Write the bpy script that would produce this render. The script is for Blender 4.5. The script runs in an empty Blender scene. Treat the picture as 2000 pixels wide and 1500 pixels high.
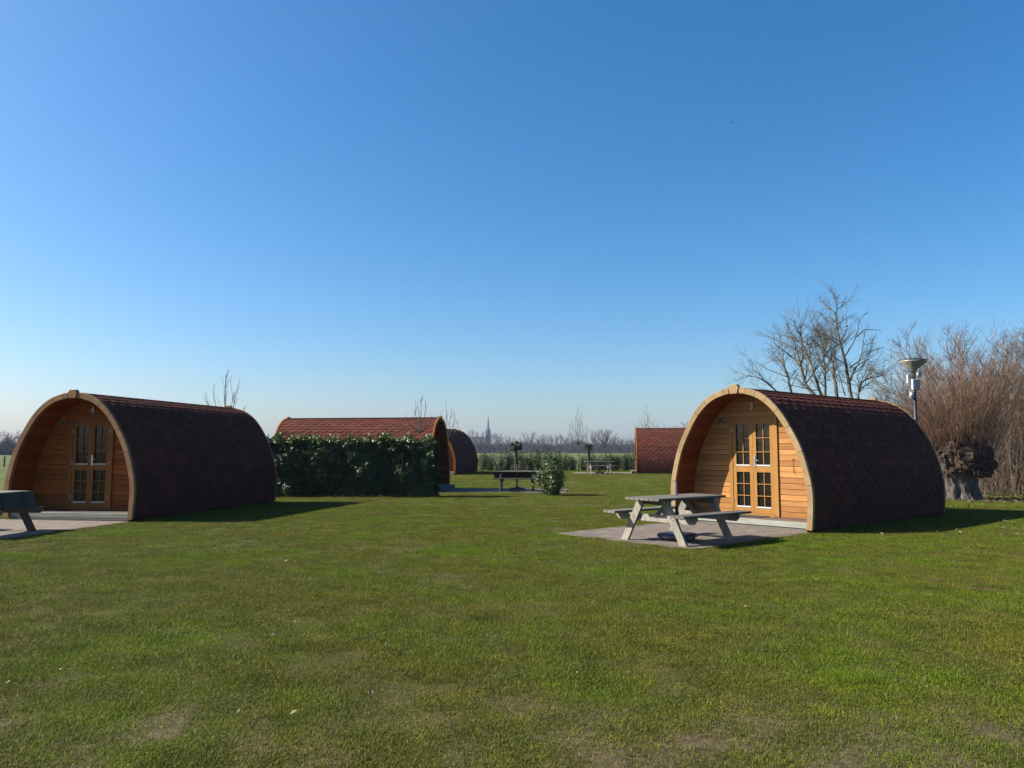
import bpy, math, random
import numpy as np
from mathutils import Vector, noise as mnoise
R = math.radians
random.seed(7); RNG = np.random.default_rng(7)

# ------------------------------------------------------------------ camera, sky, sun, exposure
scn = bpy.context.scene
COL = scn.collection
CAMH, PITCH = 1.6, R(4.9255)
cam = bpy.data.cameras.new('camera'); camo = bpy.data.objects.new('camera', cam); COL.objects.link(camo)
camo.location = (0, 0, CAMH); camo.rotation_euler = (R(90) + PITCH, 0, 0)
cam.sensor_width = 36; cam.lens = 27; cam.clip_start = 0.05; cam.clip_end = 9000
scn.camera = camo
SUN_EL = 36.3
SUN_DIR = Vector((-1.0, 0.03, 0)).normalized() * math.cos(R(SUN_EL)) + Vector((0, 0, math.sin(R(SUN_EL))))   # towards the sun
wd = bpy.data.worlds.new('World'); scn.world = wd; wd.use_nodes = True
nt = wd.node_tree; bg = nt.nodes['Background']
sky = nt.nodes.new('ShaderNodeTexSky'); sky.sky_type = 'NISHITA'; sky.sun_disc = False
sky.sun_elevation = R(SUN_EL); sky.sun_rotation = math.atan2(SUN_DIR.x, SUN_DIR.y)
sky.altitude = 0; sky.air_density = 1.0; sky.dust_density = 1.6; sky.ozone_density = 7.0
tn = nt.nodes.new('ShaderNodeMix'); tn.data_type = 'RGBA'; tn.blend_type = 'MULTIPLY'; tn.inputs[0].default_value = 1; tn.inputs[7].default_value = (1.16, 1.06, 0.955, 1)
hs = nt.nodes.new('ShaderNodeHueSaturation'); hs.inputs['Saturation'].default_value = 1.23; nt.links.new(sky.outputs[0], hs.inputs['Color']); nt.links.new(hs.outputs[0], tn.inputs[6]); nt.links.new(tn.outputs[2], bg.inputs[0]); bg.inputs[1].default_value = 0.066
sun = bpy.data.lights.new('sun', 'SUN'); sun.energy = 5.0; sun.angle = R(0.53); sun.color = (1.0, 0.94, 0.84)
suno = bpy.data.objects.new('sun', sun); COL.objects.link(suno)
suno.rotation_euler = (-SUN_DIR).to_track_quat('-Z', 'Y').to_euler()
vs = scn.view_settings; vs.view_transform = 'Standard'; vs.look = 'None'; vs.exposure = 1.5; vs.gamma = 1; vs.use_curve_mapping = False
scn.cycles.use_denoising = True; scn.cycles.denoiser = 'OPENIMAGEDENOISE'; scn.cycles.denoising_input_passes = 'RGB_ALBEDO_NORMAL'; scn.cycles.denoising_prefilter = 'NONE'; scn.cycles.max_bounces = 6; scn.cycles.transparent_max_bounces = 8

# ------------------------------------------------------------------ measuring helpers
def at(px, py, Y):
    """point at depth Y on the ray through photograph pixel px, py"""
    u, v = (px - 1000) / 1500, (750 - py) / 1500
    d = Vector((u, math.cos(PITCH) - v * math.sin(PITCH), math.sin(PITCH) + v * math.cos(PITCH)))
    return Vector((0, 0, CAMH)) + d * (Y / d.y)
def gz(x, y):
    """height of the ground: flat lawn, rising slightly towards the far row of cabins"""
    t = min(max((y - 32) / 14, 0), 1); t = t * t * (3 - 2 * t)
    u = min(max((y - 70) / 80, 0), 1)
    return 0.11 * t * (1 - u)

# ------------------------------------------------------------------ materials
def newmat(name):
    m = bpy.data.materials.new(name); m.use_nodes = True
    return m, m.node_tree.nodes, m.node_tree.links, m.node_tree.nodes['Principled BSDF']
def ramp(N, stops):
    r = N.new('ShaderNodeValToRGB'); e = r.color_ramp.elements
    e[0].position, e[0].color = stops[0][0], (*stops[0][1], 1); e[1].position, e[1].color = stops[-1][0], (*stops[-1][1], 1)
    for p, c in stops[1:-1]: x = e.new(p); x.color = (*c, 1)
    return r
def noise_node(N, L, vec, scale, detail=4, rough=0.55):
    n = N.new('ShaderNodeTexNoise'); n.inputs['Scale'].default_value = scale; n.inputs['Detail'].default_value = detail; n.inputs['Roughness'].default_value = rough
    if vec is not None: L.new(vec, n.inputs['Vector'])
    return n
def mixc(N, L, fac, a, b, mode='MIX'):
    m = N.new('ShaderNodeMix'); m.data_type = 'RGBA'; m.blend_type = mode
    for s, v in ((m.inputs[0], fac), (m.inputs[6], a), (m.inputs[7], b)):
        if isinstance(v, (int, float)): s.default_value = v
        elif isinstance(v, tuple): s.default_value = (*v, 1)
        else: L.new(v, s)
    return m.outputs[2]
def mapping(N, L, scale, coord='Object', rot=(0, 0, 0)):
    t = N.new('ShaderNodeTexCoord'); m = N.new('ShaderNodeMapping'); m.inputs['Scale'].default_value = scale; m.inputs['Rotation'].default_value = rot
    L.new(t.outputs[coord], m.inputs['Vector']); return m.outputs[0]
def bump(N, L, h, B, strength=0.4, dist=0.01):
    b = N.new('ShaderNodeBump'); b.inputs['Strength'].default_value = strength; b.inputs['Distance'].default_value = dist
    L.new(h, b.inputs['Height']); L.new(b.outputs[0], B.inputs['Normal'])
def simple(name, col, rough=0.6, var=0.15, scale=6, metallic=0, bmp=0.0, coat=0):
    m, N, L, B = newmat(name)
    n = noise_node(N, L, mapping(N, L, (1, 1, 1)), scale)
    c = ramp(N, [(0.3, tuple(x * (1 - var) for x in col)), (0.7, tuple(min(1, x * (1 + var)) for x in col))])
    L.new(n.outputs[0], c.inputs[0]); L.new(c.outputs[0], B.inputs['Base Color'])
    B.inputs['Roughness'].default_value = rough; B.inputs['Metallic'].default_value = metallic
    if bmp: bump(N, L, n.outputs[0], B, bmp)
    return m
def wood(name, dark, light, grain=(2, 40, 40), rough=0.6, tintamt=0.5, knots=True, stain=None):
    """boards: long grain, knots, a tone per board from the 'tint' attribute"""
    m, N, L, B = newmat(name)
    vec = mapping(N, L, grain); n = noise_node(N, L, vec, 1.0, 5, 0.6)
    big = noise_node(N, L, mapping(N, L, (1, 1, 1)), 1.7, 3)
    c = ramp(N, [(0.28, dark), (0.72, light)]); L.new(n.outputs[0], c.inputs[0])
    a = N.new('ShaderNodeAttribute'); a.attribute_name = 'tint'
    tr = ramp(N, [(0, (1 - tintamt * .5,) * 3), (1, (1 + tintamt * .35, 1 + tintamt * .38, 1 + tintamt * .42))]); L.new(a.outputs['Fac'], tr.inputs[0])
    col = mixc(N, L, 1.0, c.outputs[0], tr.outputs[0], 'MULTIPLY')
    if knots:
        v = N.new('ShaderNodeTexVoronoi'); v.inputs['Scale'].default_value = 1.0
        L.new(mapping(N, L, (3.1, 3.1, 7.9)), v.inputs['Vector'])
        k = ramp(N, [(0.05, (1, 1, 1)), (0.10, (0, 0, 0))]); L.new(v.outputs['Distance'], k.inputs[0])
        col = mixc(N, L, k.outputs[0], col, tuple(x * .35 for x in dark))
    if stain:
        s = ramp(N, [(0.5, (0, 0, 0)), (0.75, (.7, .7, .7))]); L.new(big.outputs[0], s.inputs[0]); col = mixc(N, L, s.outputs[0], col, stain)
    L.new(col, B.inputs['Base Color']); B.inputs['Roughness'].default_value = rough; B.inputs['Specular IOR Level'].default_value = 0.12
    bump(N, L, n.outputs[0], B, 0.25, 0.004)
    return m
M = {}
M['siding'] = wood('siding_wood', (0.225, 0.094, 0.024), (0.345, 0.172, 0.062), (2, 30, 45), 0.55, 0.6)
M['door'] = wood('door_wood', (0.205, 0.094, 0.024), (0.265, 0.135, 0.038), (30, 30, 2), 0.4, 0.3, knots=False)
M['arch_tan'] = wood('arch_wood_tan', (0.165, 0.108, 0.048), (0.235, 0.158, 0.080), (7, 7, 7), 0.6, 0.35, knots=False)
M['arch_orange'] = wood('arch_wood_orange', (0.170, 0.055, 0.010), (0.24, 0.088, 0.018), (7, 7, 7), 0.6, 0.35, knots=False)
M['lining'] = wood('lining_wood', (0.14, 0.030, 0.004), (0.20, 0.056, 0.009), (30, 2, 30), 0.55, 0.5)
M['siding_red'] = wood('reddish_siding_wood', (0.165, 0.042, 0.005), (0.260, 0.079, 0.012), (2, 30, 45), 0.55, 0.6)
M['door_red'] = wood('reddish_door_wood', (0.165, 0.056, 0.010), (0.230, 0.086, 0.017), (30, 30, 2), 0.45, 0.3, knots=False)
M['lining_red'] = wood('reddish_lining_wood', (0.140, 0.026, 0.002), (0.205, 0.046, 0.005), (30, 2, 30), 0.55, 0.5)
M['arch_brown'] = wood('arch_wood_brown', (0.165, 0.088, 0.038), (0.235, 0.134, 0.064), (7, 7, 7), 0.6, 0.35, knots=False)
M['deckbeam'] = wood('weathered_deck_beam', (0.14, 0.14, 0.115), (0.24, 0.24, 0.21), (2.5, 40, 40), 0.75, 0.25)
M['deck'] = wood('deck_boards', (0.07, 0.048, 0.033), (0.12, 0.085, 0.06), (3, 40, 40), 0.75, 0.4, stain=(0.09, 0.085, 0.075))
M['tablewood'] = wood('weathered_table_wood', (0.070, 0.062, 0.051), (0.158, 0.143, 0.120), (3, 45, 45), 0.75, 0.6, stain=(0.105, 0.096, 0.080))
M['tableleg'] = wood('weathered_leg_wood', (0.115, 0.102, 0.082), (0.23, 0.208, 0.172), (25, 25, 4), 0.75, 0.4)
M['darktable'] = wood('dark_table_wood', (0.040, 0.034, 0.027), (0.092, 0.080, 0.064), (3, 45, 45), 0.75, 0.5)
M['white'] = simple('white_paint', (0.34, 0.345, 0.35), 0.4, 0.04)
M['plastic'] = simple('grey_white_plastic', (0.20, 0.21, 0.225), 0.4, 0.05)
M['steel'] = simple('brushed_steel', (0.4, 0.4, 0.4), 0.3, 0.06, metallic=0.9)
M['greypole'] = simple('grey_tube', (0.075, 0.085, 0.095), 0.4, 0.08)
M['black'] = simple('black_paint', (0.010, 0.010, 0.012), 0.4, 0.2)
M['navy'] = simple('navy_plastic', (0.010, 0.016, 0.042), 0.45, 0.2)
M['mat'] = simple('doormat_fibre', (0.012, 0.011, 0.011), 0.95, 0.4, 60, bmp=0.6)
M['rubber'] = simple('dark_underside', (0.010, 0.008, 0.007), 0.9, 0.2)
M['number'] = simple('pale_number', (0.36, 0.345, 0.29), 0.5, 0.05)
M['hook'] = simple('dark_metal', (0.03, 0.022, 0.015), 0.5, 0.1)
M['stone'] = simple('church_stone', (0.07, 0.07, 0.075), 0.9, 0.2, 0.3)
M['slate'] = simple('spire_slate', (0.025, 0.03, 0.038), 0.7, 0.15, 0.5)
M['opening'] = simple('dark_opening', (0.012, 0.012, 0.015), 0.8, 0.1)
M['bird'] = simple('dark_feathers', (0.008, 0.008, 0.009), 0.7, 0.2)
M['post'] = simple('old_post_wood', (0.05, 0.043, 0.033), 0.9, 0.3, 20)
def glassmat():
    m, N, L, B = newmat('window_glass')
    B.inputs['Base Color'].default_value = (0.008, 0.008, 0.007, 1); B.inputs['Roughness'].default_value = 0.04; B.inputs['IOR'].default_value = 1.5; B.inputs['Specular IOR Level'].default_value = 0.3
    n = noise_node(N, L, mapping(N, L, (1, 1, 1)), 5, 2); bump(N, L, n.outputs[0], B, 0.12, 0.02)
    return m
M['glass'] = glassmat()
def frosted():
    m, N, L, B = newmat('lamp_diffuser')
    n = noise_node(N, L, mapping(N, L, (1, 1, 1)), 9, 4)
    c = ramp(N, [(0.3, (0.15, 0.155, 0.115)), (0.7, (0.28, 0.28, 0.23))]); L.new(n.outputs[0], c.inputs[0]); L.new(c.outputs[0], B.inputs['Base Color'])
    B.inputs['Roughness'].default_value = 0.25; B.inputs['Transmission Weight'].default_value = 0.2
    return m
M['diffuser'] = frosted()
def shinglemat():
    m, N, L, B = newmat('bitumen_shingles')
    g = noise_node(N, L, mapping(N, L, (1, 1, 1)), 260, 2, 0.7); w = noise_node(N, L, mapping(N, L, (1, 1, 1)), 1.1, 4)
    a = N.new('ShaderNodeAttribute'); a.attribute_name = 'tint'
    base = ramp(N, [(0, (0.060, 0.0195, 0.0130)), (1, (0.105, 0.0330, 0.0230))]); L.new(a.outputs['Fac'], base.inputs[0])
    gr = ramp(N, [(0.35, (0.62, 0.60, 0.60)), (0.65, (1.3, 1.3, 1.3))]); L.new(g.outputs[0], gr.inputs[0])
    c = mixc(N, L, 1, base.outputs[0], gr.outputs[0], 'MULTIPLY')
    st = ramp(N, [(0.48, (0, 0, 0)), (0.75, (.55, .55, .55))]); L.new(w.outputs[0], st.inputs[0])
    c = mixc(N, L, st.outputs[0], c, (0.050, 0.023, 0.016))
    L.new(c, B.inputs['Base Color']); B.inputs['Roughness'].default_value = 0.9; B.inputs['Specular IOR Level'].default_value = 0.08
    bump(N, L, g.outputs[0], B, 0.35, 0.003)
    return m
M['shingle'] = shinglemat()
def leafmat(name, dark, light, rough=0.35, trans=0.15):
    m, N, L, B = newmat(name)
    a = N.new('ShaderNodeAttribute'); a.attribute_name = 'tint'
    c = ramp(N, [(0, dark), (1, light)]); L.new(a.outputs['Fac'], c.inputs[0]); L.new(c.outputs[0], B.inputs['Base Color'])
    B.inputs['Roughness'].default_value = rough; B.inputs['Specular IOR Level'].default_value = 0.5
    if trans:
        T = N.new('ShaderNodeBsdfTranslucent'); L.new(c.outputs[0], T.inputs[0]); X = N.new('ShaderNodeMixShader'); X.inputs[0].default_value = trans
        L.new(B.outputs[0], X.inputs[1]); L.new(T.outputs[0], X.inputs[2]); L.new(X.outputs[0], N['Material Output'].inputs[0])
    return m
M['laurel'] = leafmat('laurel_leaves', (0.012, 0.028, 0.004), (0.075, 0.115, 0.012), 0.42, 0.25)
M['laurel_far'] = leafmat('shrub_leaves', (0.012, 0.032, 0.004), (0.055, 0.10, 0.014), 0.5, 0.2)
M['litter'] = leafmat('dry_leaves', (0.05, 0.032, 0.018), (0.12, 0.095, 0.06), 0.8, 0.1)
M['paleleaf'] = leafmat('pale_leaf', (0.12, 0.10, 0.05), (0.22, 0.21, 0.13), 0.6, 0.1)
M['darkleaf'] = leafmat('dark_leaf', (0.018, 0.008, 0.007), (0.03, 0.012, 0.010), 0.6, 0.1)
M['whitepetal'] = leafmat('white_petals', (0.30, 0.30, 0.28), (0.36, 0.36, 0.34), 0.6, 0.1)
def bark(name, dark, light, scale=(6, 6, 1.2), s=5.0, rough=0.9, bmp=0.5, dist=0.03):
    m, N, L, B = newmat(name)
    n = noise_node(N, L, mapping(N, L, scale), s, 6, 0.65); c = ramp(N, [(0.36, dark), (0.64, light)])
    L.new(n.outputs[0], c.inputs[0]); L.new(c.outputs[0], B.inputs['Base Color']); B.inputs['Roughness'].default_value = rough
    bump(N, L, n.outputs[0], B, bmp, dist); return m
M['bark'] = bark('grey_bark', (0.032, 0.029, 0.020), (0.105, 0.096, 0.070))
M['willowbark'] = bark('willow_bark', (0.014, 0.012, 0.010), (0.125, 0.108, 0.092), (8, 8, .9), 3.0, 0.95, 1.0, 0.05)
M['burl'] = bark('willow_burl', (0.012, 0.008, 0.005), (0.062, 0.039, 0.023), (1, 1, 1), 7, 0.95, 1.0, 0.08)
M['shoot'] = bark('willow_shoots', (0.060, 0.030, 0.015), (0.145, 0.072, 0.034), (1, 1, 1), 3, 0.6, 0.0)
M['thicket'] = bark('thicket_twigs', (0.055, 0.034, 0.020), (0.125, 0.085, 0.054), (1, 1, 1), 1.5, 0.85, 0.0)
M['fartwig'] = bark('far_twigs', (0.032, 0.026, 0.022), (0.062, 0.052, 0.045), (1, 1, 1), 0.2, 0.9, 0.0)
M['stump'] = bark('dark_stump', (0.012, 0.009, 0.006), (0.04, 0.03, 0.02), (1, 1, 1), 8, 0.95, 1.0, 0.05)
M['reed'] = leafmat('dry_reed', (0.10, 0.080, 0.045), (0.17, 0.14, 0.08), 0.8, 0.2)

def ground_colour(N, L, blade=False):
    """patchy colour of the turf from world position, shared by soil and blades"""
    g = N.new('ShaderNodeNewGeometry'); P = g.outputs['Position']
    n1 = noise_node(N, L, P, 0.55, 4, 0.6); n2 = noise_node(N, L, P, 2.6, 4, 0.65); n3 = noise_node(N, L, P, 0.14, 3, 0.5)
    return P, n1, n2, n3
def grassblade():
    m, N, L, B = newmat('grass_blades')
    P, n1, n2, n3 = ground_colour(N, L)
    a = N.new('ShaderNodeAttribute'); a.attribute_name = 'tint'
    c1 = ramp(N, [(0, (0.035, 0.050, 0.003)), (0.6, (0.094, 0.113, 0.008)), (0.88, (0.146, 0.160, 0.016)), (1, (0.17, 0.15, 0.045))]); L.new(a.outputs['Fac'], c1.inputs[0])
    r1 = ramp(N, [(0.34, (1.12, 0.97, 1.05)), (0.5, (1.0, 1.0, 1.0)), (0.64, (0.98, 1.24, 0.4))]); L.new(n1.outputs[0], r1.inputs[0])
    r2 = ramp(N, [(0.32, (0.70, 0.72, 0.85)), (0.52, (1, 1, 1)), (0.70, (1.28, 1.24, 0.95))]); L.new(n2.outputs[0], r2.inputs[0])
    c = mixc(N, L, 1, mixc(N, L, 1, c1.outputs[0], r1.outputs[0], 'MULTIPLY'), r2.outputs[0], 'MULTIPLY')
    L.new(c, B.inputs['Base Color']); B.inputs['Roughness'].default_value = 0.6; B.inputs['Specular IOR Level'].default_value = 0.12
    T = N.new('ShaderNodeBsdfTranslucent'); L.new(c, T.inputs[0]); X = N.new('ShaderNodeMixShader'); X.inputs[0].default_value = 0.28
    L.new(B.outputs[0], X.inputs[1]); L.new(T.outputs[0], X.inputs[2]); L.new(X.outputs[0], N['Material Output'].inputs[0])
    return m
M['blade'] = grassblade()
def groundmat():
    m, N, L, B = newmat('turf_and_soil')
    P, n1, n2, n3 = ground_colour(N, L)
    fine = noise_node(N, L, P, 45, 8, 0.8); mid = noise_node(N, L, P, 14, 6, 0.75)
    soil = ramp(N, [(0.3, (0.040, 0.029, 0.017)), (0.5, (0.092, 0.069, 0.042)), (0.7, (0.165, 0.128, 0.080))]); L.new(fine.outputs[0], soil.inputs[0])
    green = ramp(N, [(0.3, (0.020, 0.027, 0.002)), (0.5, (0.050, 0.060, 0.004)), (0.72, (0.085, 0.090, 0.008))]); L.new(fine.outputs[0], green.inputs[0])
    # farther lawn reads as turf; close by the soil shows between the blades
    s = N.new('ShaderNodeSeparateXYZ'); L.new(P, s.inputs[0])
    mr = N.new('ShaderNodeMapRange'); mr.inputs[1].default_value = 4.5; mr.inputs[2].default_value = 5.5; mr.inputs[3].default_value = 0.12; mr.inputs[4].default_value = 0.85; L.new(s.outputs[1], mr.inputs[0])
    r1 = ramp(N, [(0.36, (1.3, 1.0, 0.95)), (0.5, (1, 1, 1)), (0.66, (0.85, 1.15, 0.75))]); L.new(n1.outputs[0], r1.inputs[0])
    gv = ramp(N, [(0.36, (0.55, 0.52, 0.5)), (0.5, (1, 1, 1)), (0.62, (1.5, 1.48, 1.4))]); L.new(mid.outputs[0], gv.inputs[0])
    sl = mixc(N, L, 1, soil.outputs[0], gv.outputs[0], 'MULTIPLY'); th = N.new('ShaderNodeMapRange'); th.inputs[1].default_value = 20; th.inputs[2].default_value = 50; th.inputs[3].default_value = 0.45; th.inputs[4].default_value = 1; L.new(s.outputs[1], th.inputs[0])  # nearer turf ground darkened, standing in for shade among the blades
    c = mixc(N, L, mr.outputs[0], sl, mixc(N, L, th.outputs[0], (0.026, 0.027, 0.006), mixc(N, L, 1, green.outputs[0], r1.outputs[0], 'MULTIPLY')))
    # pale meadow beyond the camp
    field = ramp(N, [(0.35, (0.055, 0.070, 0.015)), (0.65, (0.080, 0.090, 0.026))]); L.new(n3.outputs[0], field.inputs[0])
    fm = N.new('ShaderNodeMapRange'); fm.inputs[1].default_value = 60; fm.inputs[2].default_value = 62; L.new(s.outputs[1], fm.inputs[0])
    fx = N.new('ShaderNodeMapRange'); fx.inputs[1].default_value = -17; fx.inputs[2].default_value = -19; L.new(s.outputs[0], fx.inputs[0])
    mx = N.new('ShaderNodeMath'); mx.operation = 'MAXIMUM'; L.new(fm.outputs[0], mx.inputs[0]); L.new(fx.outputs[0], mx.inputs[1])
    c = mixc(N, L, mx.outputs[0], c, field.outputs[0])
    L.new(c, B.inputs['Base Color']); B.inputs['Roughness'].default_value = 0.95; B.inputs['Specular IOR Level'].default_value = 0.1
    bump(N, L, fine.outputs[0], B, 0.8, 0.03)
    return m
M['ground'] = groundmat()
def pavermat():
    m, N, L, B = newmat('concrete_pavers')
    b = N.new('ShaderNodeTexBrick'); L.new(mapping(N, L, (1, 1, 1)), b.inputs['Vector'])
    b.inputs['Scale'].default_value = 1; b.inputs['Brick Width'].default_value = 0.3; b.inputs['Row Height'].default_value = 0.3; b.offset = 0.5
    b.inputs['Mortar Size'].default_value = 0.007; b.inputs['Mortar Smooth'].default_value = 0.2; b.inputs['Bias'].default_value = 0
    b.inputs['Color1'].default_value = (0.092, 0.068, 0.054, 1); b.inputs['Color2'].default_value = (0.124, 0.094, 0.075, 1); b.inputs['Mortar'].default_value = (0.03, 0.025, 0.018, 1)
    n = noise_node(N, L, mapping(N, L, (1, 1, 1)), 2.4, 6, 0.7); r = ramp(N, [(0.3, (0.68, 0.68, 0.66)), (0.65, (1.15, 1.15, 1.12))]); L.new(n.outputs[0], r.inputs[0])
    f = noise_node(N, L, mapping(N, L, (1, 1, 1)), 90, 3, 0.7); r2 = ramp(N, [(0.3, (0.8, 0.8, 0.8)), (0.7, (1.15, 1.15, 1.15))]); L.new(f.outputs[0], r2.inputs[0])
    c = mixc(N, L, 1, mixc(N, L, 1, b.outputs[0], r.outputs[0], 'MULTIPLY'), r2.outputs[0], 'MULTIPLY')
    L.new(c, B.inputs['Base Color']); B.inputs['Roughness'].default_value = 0.9
    iv = N.new('ShaderNodeMath'); iv.operation = 'SUBTRACT'; iv.inputs[0].default_value = 1; L.new(b.outputs['Fac'], iv.inputs[1]); bump(N, L, iv.outputs[0], B, 0.7, 0.006)
    return m
M['paver'] = pavermat()

# ------------------------------------------------------------------ mesh helpers
class MB:
    """collects faces with a tone each; build() links them as ONE mesh object"""
    def __init__(s): s.v = []; s.f = []; s.t = []
    def face(s, pts, tint=0.5):
        i = len(s.v); s.v += [tuple(p) for p in pts]; s.f.append(tuple(range(i, i + len(pts)))); s.t.append(tint)
    def solid(s, verts, faces, tint=0.5):
        i = len(s.v); s.v += [tuple(p) for p in verts]
        for f in faces: s.f.append(tuple(i + k for k in f)); s.t.append(tint)
    def prism(s, ring0, ring1, tint=0.5):
        n = len(ring0); fs = [tuple(range(n))[::-1], tuple(range(n, 2 * n))] + [(k, (k + 1) % n, n + (k + 1) % n, n + k) for k in range(n)]
        s.solid(list(ring0) + list(ring1), fs, tint)
    def box(s, c, size, tint=0.5, ax=None, bev=0.0):
        """box at c with half axes along ax (three vectors) and chamfered long edges"""
        ax = ax or (Vector((1, 0, 0)), Vector((0, 1, 0)), Vector((0, 0, 1))); c = Vector(c); hx, hy, hz = (k / 2 for k in size)
        if bev:
            b = min(bev, hy * .8, hz * .8); sec = [(-hy + b, -hz), (hy - b, -hz), (hy, -hz + b), (hy, hz - b), (hy - b, hz), (-hy + b, hz), (-hy, hz - b), (-hy, -hz + b)]
        else: sec = [(-hy, -hz), (hy, -hz), (hy, hz), (-hy, hz)]
        s.prism([c - ax[0] * hx + ax[1] * y + ax[2] * z for y, z in sec], [c + ax[0] * hx + ax[1] * y + ax[2] * z for y, z in sec], tint)
    def bar(s, a, b, w, h, tint=0.5, up=(0, 0, 1), bev=0.004):
        """timber from a to b, w across, h along up"""
        a, b = Vector(a), Vector(b); d = (b - a); l = d.length; d.normalize(); u = Vector(up); sd = d.cross(u).normalized(); u = sd.cross(d).normalized()
        s.box((a + b) / 2, (l, w, h), tint, (d, sd, u), bev)
    def tube(s, pts, rad, n=5, tint=0.5, cap=True):
        pts = [Vector(p) for p in pts]
        if not hasattr(rad, '__len__'): rad = [rad] * len(pts)
        i0 = len(s.v); up = Vector((0.13, 0.21, 1)); m = len(pts)
        for k, p in enumerate(pts):
            d = (pts[min(k + 1, m - 1)] - pts[max(k - 1, 0)]);
            if d.length < 1e-9: d = Vector((0, 0, 1))
            d.normalize(); a = d.cross(up)
            if a.length < 0.05: a = d.cross(Vector((1, 0.1, 0)))
            a.normalize(); b = d.cross(a)
            for q in range(n):
                t = 2 * math.pi * q / n; s.v.append(tuple(p + (a * math.cos(t) + b * math.sin(t)) * rad[k]))
        for k in range(m - 1):
            for q in range(n):
                q2 = (q + 1) % n; s.f.append((i0 + k * n + q, i0 + k * n + q2, i0 + (k + 1) * n + q2, i0 + (k + 1) * n + q)); s.t.append(tint)
        if cap and n > 3:
            s.f.append(tuple(i0 + q for q in range(n))[::-1]); s.t.append(tint); s.f.append(tuple(i0 + (m - 1) * n + q for q in range(n))); s.t.append(tint)
    def lathe(s, c, prof, n=24, tint=0.5):
        """prof: (radius, z) pairs turned about the vertical through c"""
        i0 = len(s.v); c = Vector(c)
        for r, z in prof:
            for q in range(n):
                t = 2 * math.pi * q / n; s.v.append((c.x + r * math.cos(t), c.y + r * math.sin(t), c.z + z))
        for k in range(len(prof) - 1):
            for q in range(n):
                q2 = (q + 1) % n; s.f.append((i0 + k * n + q, i0 + k * n + q2, i0 + (k + 1) * n + q2, i0 + (k + 1) * n + q)); s.t.append(tint)
        s.f.append(tuple(i0 + q for q in range(n))[::-1]); s.t.append(tint); k = len(prof) - 1; s.f.append(tuple(i0 + k * n + q for q in range(n))); s.t.append(tint)
    def mesh(s, name, mat, smooth=False):
        me = bpy.data.meshes.new(name); me.from_pydata(s.v, [], s.f)
        a = me.attributes.new('tint', 'FLOAT', 'FACE'); a.data.foreach_set('value', s.t)
        me.materials.append(mat)
        if smooth: me.polygons.foreach_set('use_smooth', [True] * len(me.polygons))
        me.update(); return me
    def build(s, name, mat, parent=None, smooth=False, loc=None):
        o = bpy.data.objects.new(name, s.mesh(name, mat, smooth)); COL.objects.link(o)
        if parent: o.parent = parent
        if loc is not None: o.location = loc
        return o
def tag(o, label=None, cat=None, group=None, kind=None):
    if label: o['label'] = label
    if cat: o['category'] = cat
    if group: o['group'] = group
    if kind: o['kind'] = kind
    return o
def thing(name, loc, rotz, label, cat, group=None):
    o = bpy.data.objects.new(name, None); COL.objects.link(o); o.empty_display_size = 0.3
    o.location = loc; o.rotation_euler = (0, 0, rotz); return tag(o, label, cat, group)
def copy_thing(src, loc, rotz, scale, label):
    c = src.copy(); COL.objects.link(c); c.location = loc; c.rotation_euler = (0, 0, rotz); c.scale = scale; c['label'] = label
    for ch in list(src.children):
        d = ch.copy(); COL.objects.link(d); d.parent = c
        for g in list(ch.children):
            e = g.copy(); COL.objects.link(e); e.parent = d
    return c
def leaf_mesh(name, mat, P, Nrm, size, aspect, tint, fold=0.25):
    """many folded leaves at points P lying roughly across normals Nrm"""
    n = len(P); P = np.asarray(P, float); Nrm = np.asarray(Nrm, float); Nrm /= np.linalg.norm(Nrm, axis=1)[:, None] + 1e-9
    a = np.cross(Nrm, RNG.normal(size=(n, 3))); a /= np.linalg.norm(a, axis=1)[:, None] + 1e-9; b = np.cross(Nrm, a)
    L_ = np.asarray(size).reshape(-1, 1) * np.ones((n, 1)); W = L_ * aspect
    v = np.empty((n, 4, 3)); v[:, 0] = P - a * L_ / 2; v[:, 2] = P + a * L_ / 2
    v[:, 1] = P + b * W / 2 + Nrm * W * fold; v[:, 3] = P - b * W / 2 + Nrm * W * fold
    return tri_mesh(name, mat, v.reshape(-1, 3), (np.arange(n)[:, None] * 4 + np.array([0, 1, 2, 0, 2, 3])[None]).reshape(-1, 3), np.repeat(tint, 2))
def tri_mesh(name, mat, V, F, T):
    me = bpy.data.meshes.new(name); nf = len(F); me.vertices.add(len(V)); me.loops.add(nf * 3); me.polygons.add(nf)
    me.vertices.foreach_set('co', np.asarray(V, dtype=np.float32).ravel()); me.loops.foreach_set('vertex_index', np.asarray(F, dtype=np.int32).ravel())
    me.polygons.foreach_set('loop_start', np.arange(0, nf * 3, 3, dtype=np.int32)); me.polygons.foreach_set('loop_total', np.full(nf, 3, dtype=np.int32))
    a = me.attributes.new('tint', 'FLOAT', 'FACE'); a.data.foreach_set('value', np.asarray(T, dtype=np.float32)); me.materials.append(mat); me.update(calc_edges=True); me.validate(); return me
def link_mesh(name, me, parent=None, loc=None):
    o = bpy.data.objects.new(name, me); COL.objects.link(o)
    if parent: o.parent = parent
    if loc is not None: o.location = loc
    return o

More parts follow.
